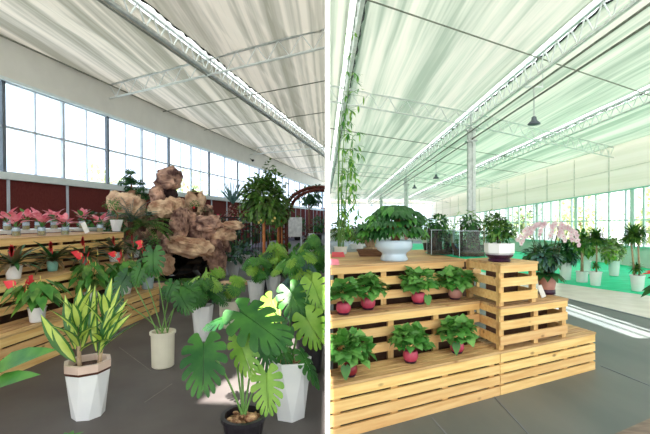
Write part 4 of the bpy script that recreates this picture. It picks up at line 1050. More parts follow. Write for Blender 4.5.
clump('low_shrub', 'green shrub in the shadow of the left boulders', 150, 212, 9.2, 0, lambda m: mound(m, (0, 0, 0), (.1, .1, .14), 70, .06, .02, 'ovate', 12), 'leaf_dark')
clump('bromeliad', 'small magenta flowering bromeliad among the right hand rocks', 218, 219, 10.4, 0, lambda m: [leaf(m, V((0, 0, 0)), V((math.cos(i*2.4)*.6, math.sin(i*2.4)*.6, 1)), V((0, 0, 1)), .2, .03, 'strap', .4, m=i % 2) for i in range(12)], ['magenta', 'leaf_dark'])
clump('orange_shrub', 'orange and rose leaved shrub by the brown wall', 233, 221, 14, 0, lambda m: mound(m, (0, 0, .22), (.3, .3, .32), 80, .12, .06, 'ovate', 13, m=0, alt=1), ['potterra', 'leaf_olive'])
clump('yucca_plant', 'thin pale yucca in front of the far windows', 233, 204, 15, 0, lambda m: [leaf(m, V((0, 0, 0)), V((math.cos(i*2.4)*(.4+.1*(i % 6)), math.sin(i*2.4)*.5, 1)), V((0, -1, .3)), .95, .045, 'strap', .7) for i in range(24)], 'leaf_blue')

# ---------------------------------------------------------------- white pots near the rockery, calathea
def bush_pot(px, py, label, potfn, c, rad, n, L_, W, shape, seed, mats, name='leafy_plant', cat='potted plant', lo=-.5, group=None, alt=1, droop=.8, hall=LP):
    b = hall(px, py); t = thing(name, label, cat, tuple(b), 0, group); potfn(t); m = NEW(b)
    mound(m, c, rad, n, L_, W, shape, seed, m=0, alt=alt, lo=lo, droop=droop); m.build('foliage', mats, t, smooth=True); return t
bush_pot(233, 276, 'dark leaved calathea in a white pot right of the rockery', lambda t: pot_faceted(t, .19, .14, .38, 'pot', None, 4), (0, 0, .48), (.30, .28, .20), 90, .15, .08, 'ovate', 81, ['leaf_dark', 'leaf_blue'])
bush_pot(244, 268, 'dark leaved calathea in a white pot left of the topiary trunk', lambda t: pot_faceted(t, .19, .15, .40, 'pot', None, 6), (0, 0, .52), (.34, .3, .22), 90, .16, .08, 'ovate', 82, ['leaf_dark', 'leaf_blue'])
bush_pot(273, 272, 'bluish leaved shrub behind the slim white pot', lambda t: pot_round(t, .2, .15, .3, 'potblack'), (-.05, -.1, .40), (.28, .25, .26), 90, .16, .08, 'ovate', 83, ['leaf_dark', 'leaf_blue'])
bush_pot(293, 277, 'leafy shrub at the foot of the lattice arch', lambda t: pot_faceted(t, .2, .15, .42, 'pot', None, 6), (0, 0, .55), (.42, .4, .26), 120, .16, .08, 'ovate', 84, ['leaf_mid', 'leaf_bright'])
bush_pot(314, 266, 'bright broad leaved shrub beside the partition beyond the arch', lambda t: pot_round(t, .22, .16, .4, 'potblack'), (0, 0, .42), (.34, .4, .3), 110, .26, .13, 'ovate', 85, ['leaf_bright', 'leaf_dark'])
bush_pot(166, 273, 'small plant in a white square pot in front of the basin left rocks', lambda t: pot_faceted(t, .14, .1, .34, 'pot', None, 4), (0, 0, .38), (.14, .14, .1), 30, .12, .06, 'ovate', 86, ['leaf_dark', 'leaf_mid'])
# ---------------------------------------------------------------- topiary fig trees
def stdtree(px, py, label, th, crown_c, rad, n, seed, trunks, leafd, mats, hall=LP, Lf=.09, Wf=.045, potfn=None, trm='caneor', name='topiary_tree', extra=None, shape='ovate'):
    b = hall(px, py); t = thing(name, label, 'tree', tuple(b))
    if potfn: potfn(t)
    m = MB()
    for (a0, a1, r_) in trunks: m.tube([a0, V(a0).lerp(V(a1), .5)+V((.01, 0, 0)), a1], [r_, r_*.9, r_*.8], 8)
    m.build('trunk', trm, t, smooth=True); m = NEW(b)
    mound(m, crown_c, rad, n, Lf, Wf, shape, seed, m=0, alt=1, lo=-.95, core=.35)
    if extra: extra(m)
    m.build('foliage', mats, t); return t
def topx(m):
    mound(m, (.12, 0, 2.52), (.10, .10, .26), 90, .1, .05, 'ovate', 901, m=0, alt=1, lo=-.9)
    for i, c in enumerate(((-.30, 0, 2.05), (.33, 0, 1.9), (-.15, 0, 2.25), (.25, 0, 2.3), (-.33, 0, 1.65), (.28, 0, 1.6))): mound(m, c, (.22, .22, .22), 110, .1, .05, 'ovate', 910+i, m=0, alt=1, lo=-.9)
    for i in range(4): m.ball((random.Random(i).uniform(-.1, .3), -.3, 1.40+random.Random(i+50).uniform(0, .12)), .028, 6, 4, 2)
stdtree(263.5, 289, 'round topiary fig with an orange trunk and small yellow fruit, right of the rockery', 2, (0, 0, 1.92), (.46, .44, .50), 900, 90,
    [((0, 0, .2), (0, 0, 1.9), .036)], .09, ['leaf_ficus', 'leaf_olive', 'yellow'], potfn=lambda t: pot_round(t, .2, .16, .3, 'potblack'), extra=topx, Lf=.15, Wf=.08)
stdtree(277.5, 277, 'slender fig sapling with a thin orange stake beside the lattice post', 2, (.02, 0, 1.75), (.34, .3, .42), 330, 91,
    [((0, 0, .2), (.02, 0, 1.6), .035), ((.10, 0, .2), (.10, 0, 1.5), .02)], .09, ['leaf_ficus', 'leaf_olive'], potfn=lambda t: pot_round(t, .2, .16, .3, 'potblack'), Lf=.15, Wf=.08)
# ---------------------------------------------------------------- lattice arch
AY = 10.5; ax0 = xr(286)*AY; cx = -.16; spring_ = 0; t = thing('lattice_arch', 'red brown wooden lattice arch beside the partition', 'arch', (ax0, AY, 0))
k = AY/F; ztop = CZ + 34*k - .04
spring = 1.75; half = (-.03-ax0)/2 + .0
hx = xr(319)*AY-ax0; Rr = 1.0
def archpt(rr, a): return V((hx + (rr)*math.cos(a)*(hx+.0)/1.0, 0, spring+(ztop-spring)*math.sin(a)*rr))
for off, nm in ((0, 0), (.35, 1)):
    for rr in (1.0, .86):
        m = MB(); pts = []
        for i in range(15):
            a = math.pi - i*(math.pi*.60)/14; q = archpt(rr, a); q.y = off
            if q.x + ax0 < -.05: pts.append(q)
        m.tube(pts, .03, 6); m.build('arch_rail', 'lattice', t)
m = MB()
for i in range(9):
    a = math.pi - i*(math.pi*.58)/9; q = archpt(1.0, a); q2 = archpt(.86, a)
    if q.x + ax0 < -.06: m.bar(q, q2, .03, .03); m.bar(q2, q2+V((0, .35, 0)), .03, .03); m.bar(q, q+V((0, .35, 0)), .03, .03)
m.build('rungs', 'lattice', t)
for off in (0, .35):
    m = MB(); m.box((0, off, spring/2), (.05, .05, spring)); m.build('post', 'lattice', t)
    m = MB(); m.box((-.15, off, spring/2), (.06, .05, spring)); m.build('post', 'lattice', t)
m = MB()
for i in range(12): m.bar((-.14, 0, .1+i*.135), (0, .35, .2+i*.135), .02, .02); m.bar((0, 0, .1+i*.135), (-.14, .35, .2+i*.135), .02, .02); m.bar((-.14, 0, .1+i*.135), (0, 0, .2+i*.135), .02, .02)
m.build('lattice', 'lattice', t)
m = NEW(V((ax0, AY, 0))); rg = random.Random(4)
for i in range(40):
    a = math.pi - rg.random()*math.pi*.55; q = archpt(1.02, a)
    if q.x + ax0 < -.1: leaf(m, q, rvec(rg) + V((0, 0, .5)), V((0, -1, .5)), .09, .04, 'ovate', .5)
m.build('creeper', 'leaf_dark', t)
# things seen through the arch
Y = 16; p = V((xr(293.5)*Y, Y, 0)); t = thing('display_board', 'blank white board standing behind the lattice arch', 'board', tuple(p)); m = MB(); m.box((0, 0, 1.18), (.68, .04, .78)); m.build('panel', 'ivorycard', t)
for s_ in (-.3, .3): m = MB(); m.box((s_, .03, .6), (.04, .04, 1.2)); m.build('leg', 'framew', t)
stdtree(309, 246, 'dark leaved tree seen through the arch, left of the partition', 2, (.1, 0, 2.75), (.75, .7, .6), 420, 92, [((0, 0, .1), (0, 0, 2.6), .05)], .1, ['leaf_dark', 'leaf_blue'], potfn=lambda t: pot_round(t, .3, .22, .4, 'potblack'), Lf=.22, Wf=.11, trm='trunk', name='rubber_tree')
for i, (x, y, lab, sz) in enumerate(((298, 240, 'low dark shrub behind the white board, left', .5), (318, 240, 'low dark shrub near the partition far behind the arch', .42), (286, 236, 'distant dark shrub against the brown wall, left of the arch opening', .8))):
    bush_pot(x, y, lab, lambda t: pot_round(t, .3, .25, .4, 'potblack'), (0, 0, 1.0), (sz, sz, .75), 140, .25, .12, 'ovate', 300+i, ['leaf_dark', 'leaf_mid'], name='dark_shrub')
bush_pot(307, 262, 'twiggy brown leaved plant in a grey stone pot behind the arch', lambda t: pot_round(t, .22, .18, .5, 'rockdark'), (0, 0, .85), (.12, .12, .45), 50, .13, .06, 'ovate', 310, ['potbrown', 'leaf_olive'], name='twiggy_plant')
b = V((xr(311.5)*12.5, 12.5, 0)); t = thing('white_pot', 'slim white pedestal pot between the arch and the partition', 'pot', tuple(b)); pot_round(t, .09, .09, 1.05, 'pot')
# far shrubs against the brown wall, fence
for i, (x, Y, rx, zc, rz, lab) in enumerate(((213, 14.5, .45, .8, .6, 'far dark shrub by the brown wall, right of the rockery top'), (245, 18, .75, .9, .7, 'far shrub left of the topiary crown, by the brown wall'), (268, 21, 1.0, .9, .8, 'far shrub behind the orange trunk'), (228, 16.5, .5, .4, .4, 'low far shrub beside the dark railing'))):
    b = V((xr(x)*Y, Y, 0)); t = thing('far_shrub', lab, 'shrub', tuple(b)); m = NEW(b); mound(m, (0, 0, zc), (rx, rx*.7, rz), 160, .3, .14, 'ovate', 330+i, m=0, alt=1, lo=-.7); m.build('foliage', ['leaf_dark', 'leaf_olive'], t); m = MB(); m.tube([(0, 0, 0), (0, 0, zc)], .06, 6); m.build('stem', 'trunk', t)
t = thing('metal_railing', 'dark metal railing in front of the brown wall', 'railing', (xr(222)*13.5, 13.5, 0)); m = MB(); w_ = (xr(262)-xr(222))*13.5
m.bar((0, 0, 1.55), (w_, .5, 1.55), .04, .04); m.bar((0, 0, .2), (w_, .5, .2), .04, .04); m.build('rail', 'black', t); m = MB()
for i in range(15): m.bar((w_*i/14, .5*i/14, 0), (w_*i/14, .5*i/14, 1.55), .02, .02)
m.build('bars', 'black', t)
m = MB(); rock(m, (0, 0, .12), (.75, .5, .15), 71, rough=.15); tag(m.build('slate_slab', 'lavender', loc=LP(238, 252)), 'flat lavender grey slab behind the calatheas', 'stone')
# ================================================================ PLANTS OF THE RIGHT HALL
HALL[0] = 'R'; CLAMP[0] = 'R'
def r1(x, y): return RP(x, y, H1+.001)
def r2_(x, y): return RP(x, y, H2+.001)
def r3(x, y): return RP(x, y, H3+.001)
# pink pots of pothos
for x, y, z, rp, Wd, Hh, n, sd_, mt, lab, fall in (
    (350, 375.5, 1, .056, .20, .20, 74, 401, 'potred', 'pothos in a dark red pot, leftmost on the lowest bench, pale leaf hanging', ((-.035, -.06, .09),)),
    (410.5, 362, 1, .062, .17, .17, 74, 402, 'potpink', 'pothos in a pink pot, middle of the three on the lowest bench', ()),
    (457, 352.5, 1, .060, .19, .17, 78, 403, 'potpink', 'pothos in a pink pot, right of the three on the lowest bench', ((-.03, -.06, .10),)),
    (368, 309, 2, .064, .18, .16, 74, 404, 'potpink', 'bushy pothos in a pink pot, left on the middle bench below the white bowl', ()),
    (418.5, 303.5, 2, .066, .20, .19, 70, 405, 'potpink', 'large leaved pothos in a pink pot in the centre of the middle bench', ((.07, -.05, .08),)),
    (455, 299, 2, .066, .21, .17, 80, 406, 'potterra', 'dense pothos in a brownish pot at the right end of the middle bench', ()),
    (321, 314, 2, .062, .18, .15, 50, 407, 'potpink', 'pothos on the middle bench half hidden at the partition', ())):
    p = (r1 if z == 1 else r2_)(x, y)
    if p.x < .1: p.x = .13
    pothos(p, lab, mt, sd_, Wd, Hh, n, rp, 'pots of pothos on the right benches', fall)
# white bowl with money tree
p = r3(394, 260.5); t = thing('money_tree', 'money tree with drooping leaves in a wide pale blue ceramic bowl', 'potted plant', tuple(p)); k = p.y/F
m = MB(); m.lathe([(12.5*k, 0), (14*k, 1.5*k), (12.0*k, 6*k), (12.5*k, 8*k), (17*k, 11*k), (18.3*k, 14*k), (18*k, 18*k), (17.5*k, 20.5*k), (16*k, 20.5*k), (15.5*k, 17*k), (.003, 16.5*k)], 36, closed=False); m.build('bowl', 'potblue', t, smooth=True)
m = MB(); m.lathe([(16*k, 18*k), (.003, 19.5*k)], 24, closed=False); m.build('soil', 'soil', t)
m = NEW(p); st = NEW(p); rg = random.Random(44)
def palmate(mb, c, d, n_, L_, W, mm): 
    d = V(d).normalized(); s = side_of(d, V((0, 0, 1)))
    for j in range(n_):
        a = (j-(n_-1)/2)*.55; q = (d*math.cos(a) + s*math.sin(a)); leaf(mb, c, q + V((0, 0, -.25)), V((0, -.3, 1)), L_*(1-.12*abs(j-(n_-1)/2)), W, 'lance', .9, .2, m=mm)
tops = []
for i in range(105):
    a = i*2.4; el = rg.uniform(-.15, 1.35); q = V((math.cos(a)*math.cos(el)*32*k, math.sin(a)*math.cos(el)*24*k, 31*k + math.sin(el)*25*k)); q *= 1
    q = V((q.x*rg.uniform(.45, 1), q.y*rg.uniform(.45, 1), q.z)); 
    palmate(m, q, (math.cos(a), math.sin(a)-.25, .1), 6, 14*k, 4.6*k, 0 if rg.random() > .2 else 1)
    if i % 3 == 0: st.tube(arc((0, 0, 22*k), q, .02), .004, 4)
st.tube([(0, 0, 17*k), (0, 0, 34*k)], [.03, .02], 8); st.tube([(.03, 0, 17*k), (.06, 0, 30*k)], [.022, .012], 8)
m.build('foliage', ['leaf_dark', 'leaf_mid'], t, smooth=True); st.build('trunk', 'trunk', t)
m = MB(); m.ball((10*k, -9*k, 26*k), (1.6*k, 1.4*k, 2.6*k), 8, 6); m.ball((10.5*k, -9*k, 22.5*k), (2*k, 1.4*k, 1.6*k), 8, 6); m.build('figurine', 'potterra', t, smooth=True)
# brown tray with bonsai
p = r3(371, 256.2); t = thing('bonsai_tray', 'bonsai fig with spreading grey trunk in a brown rectangular tray', 'bonsai', tuple(p)); k = p.y/F
m = MB(); a = 14.5*k; b_ = 6*k; h = 7*k
m.hexa([(-a*.78, -b_*.8, 0), (a, -b_*.8, 0), (a, b_*.8, 0), (-a*.78, b_*.8, 0), (-a, -b_, h), (a*1.1, -b_, h), (a*1.1, b_, h), (-a, b_, h)]); m.box((0, -b_, h-.008), (a*2.06, .008, .014)); m.build('tray', 'tray', t)
m = MB(); m.box((0, 0, h), (a*1.9, b_*1.8, .004)); m.build('soil', 'soil', t)
m = NEW(p); m2_ = NEW(p)
for i, (dx, dz) in enumerate(((-9, 20), (-4, 25), (-12, 14), (3, 28), (-2, 15), (8, 24))):
    m.tube([((-2+i*.6)*k, 0, h), (dx*.4*k, 0, h+6*k), (dx*k, 0, h+dz*k*.7)], [2.2*k, 1.5*k, .5*k], 6)
    mound(m2_, (dx*k, 0, h+dz*k*.8), (7*k, 7*k, 5*k), 60, 5*k, 2.4*k, 'ovate', 500+i, m=0, alt=1, lo=-.6)
m.ball((0, 0, h), (8*k, 4*k, 2.4*k), 12, 6)
m.build('trunk', 'trunkpale', t, smooth=True); m2_.build('foliage', ['leaf_mid', 'leaf_olive'], t)
# pink and coral cards
def card(x0, y0, x1, y1, zoff, lab, mt, tilt=60):
    q = r3((x0+x1)/2, y1); k = q.y/F; w_ = (x1-x0)*k; hh = (y1-y0)*k; m = MB(); tl = R(tilt)
    m.hexa([(-w_/2, 0, 0), (w_/2, 0, 0), (w_/2, .004, 0), (-w_/2, .004, 0), (-w_/2, hh*1.1, hh*.55), (w_/2*.8, hh*1.1, hh*.55), (w_/2*.8, hh*1.1+.004, hh*.55), (-w_/2, hh*1.1+.004, hh*.55)])
    m.add([(-w_/2, hh*1.1, hh*.55), (w_/2*.8, hh*1.1, hh*.55), (w_/2*.8, hh*1.3, 0), (-w_/2, hh*1.3, 0)], [(0, 1, 2, 3)])
    q.x = max(q.x, .025+w_/2); tag(m.build('folded_card', mt, loc=q), lab, 'card')
card(329.8, 255.5, 339, 265, 0, 'pale pink folded card at the partition end of the top bench', 'pinkcard')
card(332, 249, 345, 257, 0, 'coral red folded card behind the pale pink card', 'redcard')
# plants behind, at left
def bp(px, py, z, label, potfn, c, rad, n, L_, W, shape, seed, mats, name='leafy_plant', cat='potted plant', lo=-.5, droop=.8, trunk=None, group=None, clampx=None):
    b = RP(px, py, z); t = thing(name, label, cat, tuple(b), 0, group); potfn(t, b.y/F); m = NEW(b); k = b.y/F
    mound(m, V(c)*k, V(rad)*k, n, L_*k, W*k, shape, seed, m=0, alt=1, lo=lo, droop=droop); m.build('foliage', mats, t, smooth=True)
    if trunk:
        m = MB(); m.tube([V(trunk[0])*k, V(trunk[1])*k], trunk[2]*k, 8); m.build('trunk', 'trunkpale', t, smooth=True)
    return t
bp(343, 249.5, 1.11, 'olive leaved shrub in a pale blue pot behind the coral card', lambda t, k: pot_round(t, 6*k, 5*k, 7*k, 'potblue', lip=.004), (1, 0, 17), (11, 9, 11), 130, 7, 3.2, 'lance', 601, ['leaf_olive', 'leaf_mid'])
bp(357, 249, 1.11, 'low shrub behind the tray bonsai in a long white trough', lambda t, k: pot_round(t, 7*k, 6*k, 5*k, 'pot', lip=.004), (0, 0, 13), (8, 8, 7), 60, 5, 2.4, 'ovate', 602, ['leaf_olive', 'leaf_dark'])
# bamboo by the partition
b = V((.16, 4.9, 1.11)); t = thing('bamboo_plant', 'tall thin bamboo with light green leaves against the partition', 'potted plant', tuple(b)); pot_round(t, .08, .07, .14, 'pot', lip=.005)
m = NEW(b); st = NEW(b); rg = random.Random(77); k = 4.9/F
for i, (bx, top) in enumerate(((.0, 2.75), (.05, 2.2), (-.04, 1.8), (.09, 1.5), (-.07, 1.2))):
    pts = arc((bx*.4, 0, .12), (bx+.06, .02*i, top), 0, 11, (-.05+.01*i, 0, 0)); st.tube(pts, [.007]*7+[.004]*5, 6)
    for j, q in enumerate(pts[2:]):
        for g in range(2):
            a = rg.uniform(-1.2, 1.2); e_ = q + V((math.cos(a)*rg.uniform(.03, .22), math.sin(a)*.1, rg.uniform(-.03, .05)))
            if (b+e_).x < .03: e_.x = .03-b.x
            st.tube([q, e_], .002, 4)
            for l in range(4): leaf(m, e_, V((rg.uniform(-.5, 1), rg.uniform(-.8, .4), rg.uniform(-1.3, .2))), V((0, -.5, 1)), rg.uniform(.07, .12), .018, 'lance', .6, m=0 if rg.random() > .35 else 1)
m.build('foliage', ['leaf_mid', 'leaf_bright'], t); st.build('canes', 'stem', t)
# glass tanks with driftwood scenes on green matting
cm = RP(452, 256.5, H3); m = MB()
pts = [RP(425, 252.6, H3), RP(467, 259.4, H3), RP(491, 258.6, H3), RP(520, 253.0, H3), RP(452, 250.2, H3)]
m.add([(q.x-cm.x, q.y-cm.y, .002) for q in pts] + [(q.x-cm.x, q.y-cm.y, .007) for q in pts], [(4, 3, 2, 1, 0), (5, 6, 7, 8, 9)] + [(i, (i+1) % 5, 5+(i+1) % 5, 5+i) for i in range(5)])
tag(m.build('green_cloth', 'greenmat', loc=cm), 'bright green cloth under the glass tanks on the top tier', 'cloth')
def tank(x0, y0, x1, y1, lab, seed):
    q = RP((x0+x1)/2, y1, H3+.009); k = q.y/F; w_ = (x1-x0)*k; h = (y1-y0)*k; q.y += w_*.36; t = thing('glass_tank', lab, 'terrarium', tuple(q), R(4), 'glass planting tanks on the top tier')
    d_ = w_*.62; m = MB(); th = .006
    m.box((0, -d_/2, h/2), (w_, th, h)); m.box((0, d_/2, h/2), (w_, th, h)); m.box((-w_/2, 0, h/2), (th, d_, h)); m.box((w_/2, 0, h/2), (th, d_, h)); m.box((0, 0, .004), (w_, d_, .008)); m.build('glass', 'clearglass', t)
    m = MB()
    for a in (-1, 1):
        for c in (-1, 1): m.box((a*w_/2, c*d_/2, h/2), (.005, .005, h))
        m.box((0, a*d_/2, h), (w_, .005, .005)); m.box((a*w_/2, 0, h), (.005, d_, .005))
    m.build('rim', 'frame', t)
    m = MB(); m.box((0, 0, .03), (w_*.95, d_*.93, .045)); m.build('gravel', 'soil', t)
    rg = random.Random(seed); m = MB()
    for i in range(16):
        a = (rg.uniform(-.42, .42)*w_, rg.uniform(-.3, .3)*d_, .05); c = (a[0]+rg.uniform(-.06, .06), a[1]+rg.uniform(-.04, .04), h*rg.uniform(.5, 1.15)); mid = V(a).lerp(V(c), .5)+rvec(rg, .02)
        m.tube([a, mid, c], [.026, .022, .012], 7)
    m.build('driftwood', 'rockdark', t, smooth=True)
    m = NEW(V(q))
    for i in range(14): mound(m, (rg.uniform(-.42, .42)*w_, rg.uniform(-.2, .2)*d_, h*rg.uniform(.45, 1.2)), (.05, .05, .045), 45, .04, .014, 'small', seed+i, m=0, alt=1, lo=-.8)
    mound(m, (-.02 if seed == 1 else .01, 0, h*1.28), (w_*.36, w_*.33, h*.30), 170, .07, .022, 'lance', seed+77, m=0, alt=2, lo=-.6)
    m.build('foliage', ['leaf_dark', 'leaf_olive', 'leaf_mid'], t, smooth=True)
tank(431, 230, 454.5, 255, 'left glass tank with driftwood and ferns on the green cloth', 1)
tank(459, 231, 486, 257, 'right glass tank with driftwood and moss next to the white faceted pot', 2)
p = RP(456, 254, H3+.009); k = p.y/F; t = thing('blue_jar', 'small blue and white ceramic jar between the two glass tanks', 'jar', tuple(p)); m = MB()
m.lathe([(2*k, 0), (3.6*k, 2*k), (4*k, 4.5*k), (3.2*k, 7.5*k), (2.6*k, 8.4*k), (3*k, 9.4*k), (2*k, 9.4*k), (1.9*k, 3*k), (.002, 2.5*k)], 18, closed=False)
M['bluewhite'] = mat('blue_white_glaze', (40, 66, 132), (188, 202, 226), rough=.2, scale=34, lo=.45, hi=.55)
m.build('body', 'bluewhite', t, smooth=True); m = MB(); m.ball((0, 0, 9.6*k), (2.4*k, 2.4*k, 1.2*k), 10, 6); m.build('lid', 'bluewhite', t, smooth=True)
p = RP(427.5, 249.2, H3); t = thing('leafy_plant', 'small shrub in a white square pot left of the left glass tank', 'potted plant', (p.x, p.y, H3+.001)); k = p.y/F; pot_faceted(t, 4.5*k, 4*k, 9*k, 'pot', None, 4); m = NEW(p)
mound(m, (0, 0, 17*k), (9*k, 8*k, 9*k), 130, 5*k, 2*k, 'lance', 620, m=0, alt=1, lo=-.7); m.build('foliage', ['leaf_dark', 'leaf_mid'], t, smooth=True)
# bushy plant in the white faceted pot on the top crate
p = RP(502, 262, H3+.008); k = p.y/F; t = thing('bushy_plant', 'dense green bush in a white octagonal pot with purple foot on the topmost crate', 'potted plant', (p.x, p.y+.06, H3+.008)); k = (p.y+.06)/F
m = MB(); m.lathe([(10*k, 0), (10.8*k, 1.5*k), (9.5*k, 3*k), (13*k, 6*k), (13.2*k, 7*k)], 24, closed=True); m.build('foot', 'potpurple', t)
m = MB(); m.lathe([(12.2*k, 7*k), (14*k, 9*k), (14.2*k, 18.5*k), (13*k, 18.5*k), (12.5*k, 15*k), (.002, 15*k)], 8, rot=math.pi/8, closed=False); m.build('pot', 'pot', t)
m = MB(); m.lathe([(12.8*k, 16.8*k), (.002, 18*k)], 12, closed=False); m.build('soil', 'soil', t)
m = NEW(V((p.x, p.y+.06, H3))); c0 = V((-1.5*k, 0, 31*k))
mound(m, c0, (14*k, 13*k, 13*k), 420, 5.5*k, 2.6*k, 'ovate', 630, m=0, alt=1, lo=-.8, core=.3)
mound(m, c0+V((-3*k, 0, 10*k)), (8*k, 7*k, 6*k), 110, 5.5*k, 2.4*k, 'ovate', 631, m=0, alt=1, lo=-.3)
mound(m, c0+V((10*k, 0, -2*k)), (7*k, 7*k, 8*k), 110, 5.5*k, 2.4*k, 'ovate', 632, m=0, alt=1, lo=-.5)
m.build('foliage', ['leaf_ficus', 'leaf_dark'], t); m = MB(); m.tube([(0, 0, 16*k), (-2*k, 0, 34*k)], [.02, .008], 6); m.build('trunk', 'trunk', t)
# palms behind the column
def palm(x, y, z, lab, n, L_, seed, ht):
    b = RP(x, y, z); k = b.y/F; t = thing('parlour_palm', lab, 'potted plant', tuple(b), 0, 'parlour palms behind the tanks'); pot_round(t, 7*k, 5.5*k, 11*k, 'potblack', lip=.005); m = NEW(b)
    fronds(m, (0, 0, 10*k+ht*k), n, L_*k, seed, wl=1.8*k, ll=10*k, up=(.5, 1.45), k=10, droop=1.1); m.build('foliage', 'leaf_bright', t, smooth=True)
    if ht > 4: m = MB(); m.tube([(0, 0, 9*k), (0, 0, 12*k+ht*k)], 1*k, 6); m.build('trunk', 'trunkpale', t)
palm(452, 257, 1.101, 'light green palm between and behind the glass tanks', 12, 34, 71, 12)
palm(484, 256, 1.101, 'light green palm right of the steel column', 11, 26, 72, 18)
palm(430, 254, 1.101, 'palm peeking out left of the left glass tank', 8, 16, 73, 4)
# orchids on the middle crate
p = RP(547, 293.5, H2+.006); k = p.y/F; t = thing('orchid_arrangement', 'pale pink orchids arching over dark leaves in a rosy pot on the middle crate', 'potted plant', tuple(p))
m = MB(); m.lathe([(5.4*k, 0), (6.4*k, 1*k), (7*k, 5*k), (9*k, 18*k), (9.2*k, 19*k), (8.2*k, 19*k), (7.8*k, 16*k), (.003, 16*k)], 26, closed=False); m.build('pot', 'potterra', t, smooth=True)
m = MB(); m.lathe([(5.2*k, -.001), (7.6*k, -.001), (7.4*k, 4.5*k), (6.9*k, 4.6*k)], 26, closed=False); m.build('saucer', 'potpurple', t, smooth=True)
m = MB(); m.lathe([(8*k, 17*k), (.003, 18*k)], 14, closed=False); m.build('soil', 'soil', t)
m = NEW(p); rg = random.Random(12)
for i in range(15):
    a = -1.57 + (i-7)*.38; d = V((math.cos(a), math.sin(a)*.8, .35+.3*rg.random())); leaf(m, (0, 0, 19*k), d, V((0, 0, 1)), (17+5*rg.random())*k, 8.5*k, 'ovate', 1.3, .2, m=0)
mound(m, (-4*k, 1*k, 36*k), (17*k, 13*k, 12*k), 330, 9*k, 4.4*k, 'ovate', 641, m=0, alt=1, lo=-.9, core=.35)
m.build('foliage', ['leaf_dark', 'leaf_blue'], t, smooth=True)
st = NEW(p); nfl = 0
for i, (sx, tx, tz, ex, ez) in enumerate(((-8, -18, 66, -34, 52), (-6, -10, 70, -22, 58), (-3, -4, 71, -12, 56), (0, 6, 70, -2, 54), (2, 12, 70, 8, 56), (4, 16, 68, 22, 50), (6, 20, 64, 29, 46), (-9, -20, 62, -30, 47), (3, 10, 66, 14, 50))):
    pts = [V((sx*k, 0, 20*k)), V(((sx+tx)/2*k, -2*k, 50*k)), V((tx*k, -3*k, tz*k)), V(((tx+ex)/2*k, -5*k, (tz-3)*k)), V((ex*k, -6*k, ez*k))]
    st.tube(pts, .004, 5)
    fl = NEW(p)
    for j in range(7):
        q = pts[2].lerp(pts[3], j/3.5) if j < 3.5 else pts[3].lerp(pts[4], (j-3.5)/3.5)
        q = q + V((rg.uniform(-1, 1)*k, -1.5*k, rg.uniform(-1.5, .5)*k)); f0 = V((rg.uniform(-.4, .4), -1, rg.uniform(-.3, .2))).normalized()
        s = side_of(f0, V((0, 0, 1))); upv = s.cross(f0)
        for g in range(5):
            a = g*2*math.pi/5+.3; dd = s*math.cos(a)+upv*math.sin(a)+f0*.2; leaf(fl, q, dd, f0, 2.7*k, 2.3*k, 'petal', .2, .1, m=0)
        fl.ball(q+f0*.4*k, .38*k, 5, 4, 1)
    fl.build('flower_spray', ['orchid_petal', 'magenta'], t)
st.build('flower_stems', 'stemdark', t)
# folded white sign on the middle crate
p = RP(541.5, 297.5, H2+.006); m = MB(); mx = Matrix.Rotation(R(-22), 3, 'Y'); m.box((0, 0, .062), (.045, .012, .125), mx=mx); tag(m.build('price_card', 'ivorycard', loc=p), 'small white card leaning against the topmost crate beside the orchid pot', 'card')
# plants standing on the green matting
def mp(x, y): return RP(x, y, .013)
def crownball(m, c, rx, rz, n, k, seed, L_=6, W=2.6, shape='ovate'): mound(m, V(c)*k, (rx*k, rx*k*.9, rz*k), n, L_*k, W*k, shape, seed, m=0, alt=1, lo=-.9, core=.3)
def spiky(m, c, n, L_, k, seed):
    rg = random.Random(seed)
    for i in range(n):
        z = 1-1.5*(i+.5)/n; a = i*2.4; q = math.sqrt(max(0, 1-z*z)); leaf(m, V(c)*k, V((q*math.cos(a), q*math.sin(a), z)), V((0, 0, 1)), L_*k*rg.uniform(.85, 1.1), 1.4*k, 'strap', rg.uniform(.3, .9), .2, m=i % 3 == 0 and 1 or 0)
GM = 'plants standing on the green matting'
def matplant(x, y, lab, pr, pb, ph, pmt, build, name, mats, trunks=(), cat='potted plant', sq=None):
    b = mp(x, y); k = b.y/F; b.y += pr*k*.5; b.x = xr(x)*b.y; k = b.y/F; t = thing(name, lab, cat, tuple(b), 0, GM)
    if sq: pot_faceted(t, pr*k*1.15, pb*k*1.15, ph*k, pmt, None, sq)
    else: pot_round(t, pr*k, pb*k, ph*k, pmt, lip=.012)
    m = NEW(b); build(m, k); m.build('foliage', mats, t)
    for a, c, r_ in trunks: m = MB(); m.tube([V(a)*k, (V(a)+V(c))*.5*k+V((.2*k, 0, 0)), V(c)*k], [r_*k, r_*k*.85, r_*k*.7], 7); m.build('trunk', 'trunkpale', t, smooth=True)
matplant(565.5, 280, 'dark green bush in a tall white pot, leftmost on the matting behind the orchids', 5.6, 4.6, 17, 'pot', lambda m, k: (crownball(m, (-1, 0, 27), 14, 10.5, 330, k, 701, 7, 3.2)), 'rubber_bush', ['leaf_dark', 'leaf_blue'])
matplant(582, 282.5, 'young standard tree with pale trunk in a low white cylinder pot', 5.2, 5.0, 11, 'pot', lambda m, k: (crownball(m, (-.5, 0, 40), 9, 9.5, 260, k, 702, 6, 3), crownball(m, (-3, 0, 47), 5, 4, 70, k, 712, 6, 3)), 'standard_tree', ['leaf_mid', 'leaf_bright'], [((0, 0, 10), (0, 0, 38), 1.5)], 'tree')
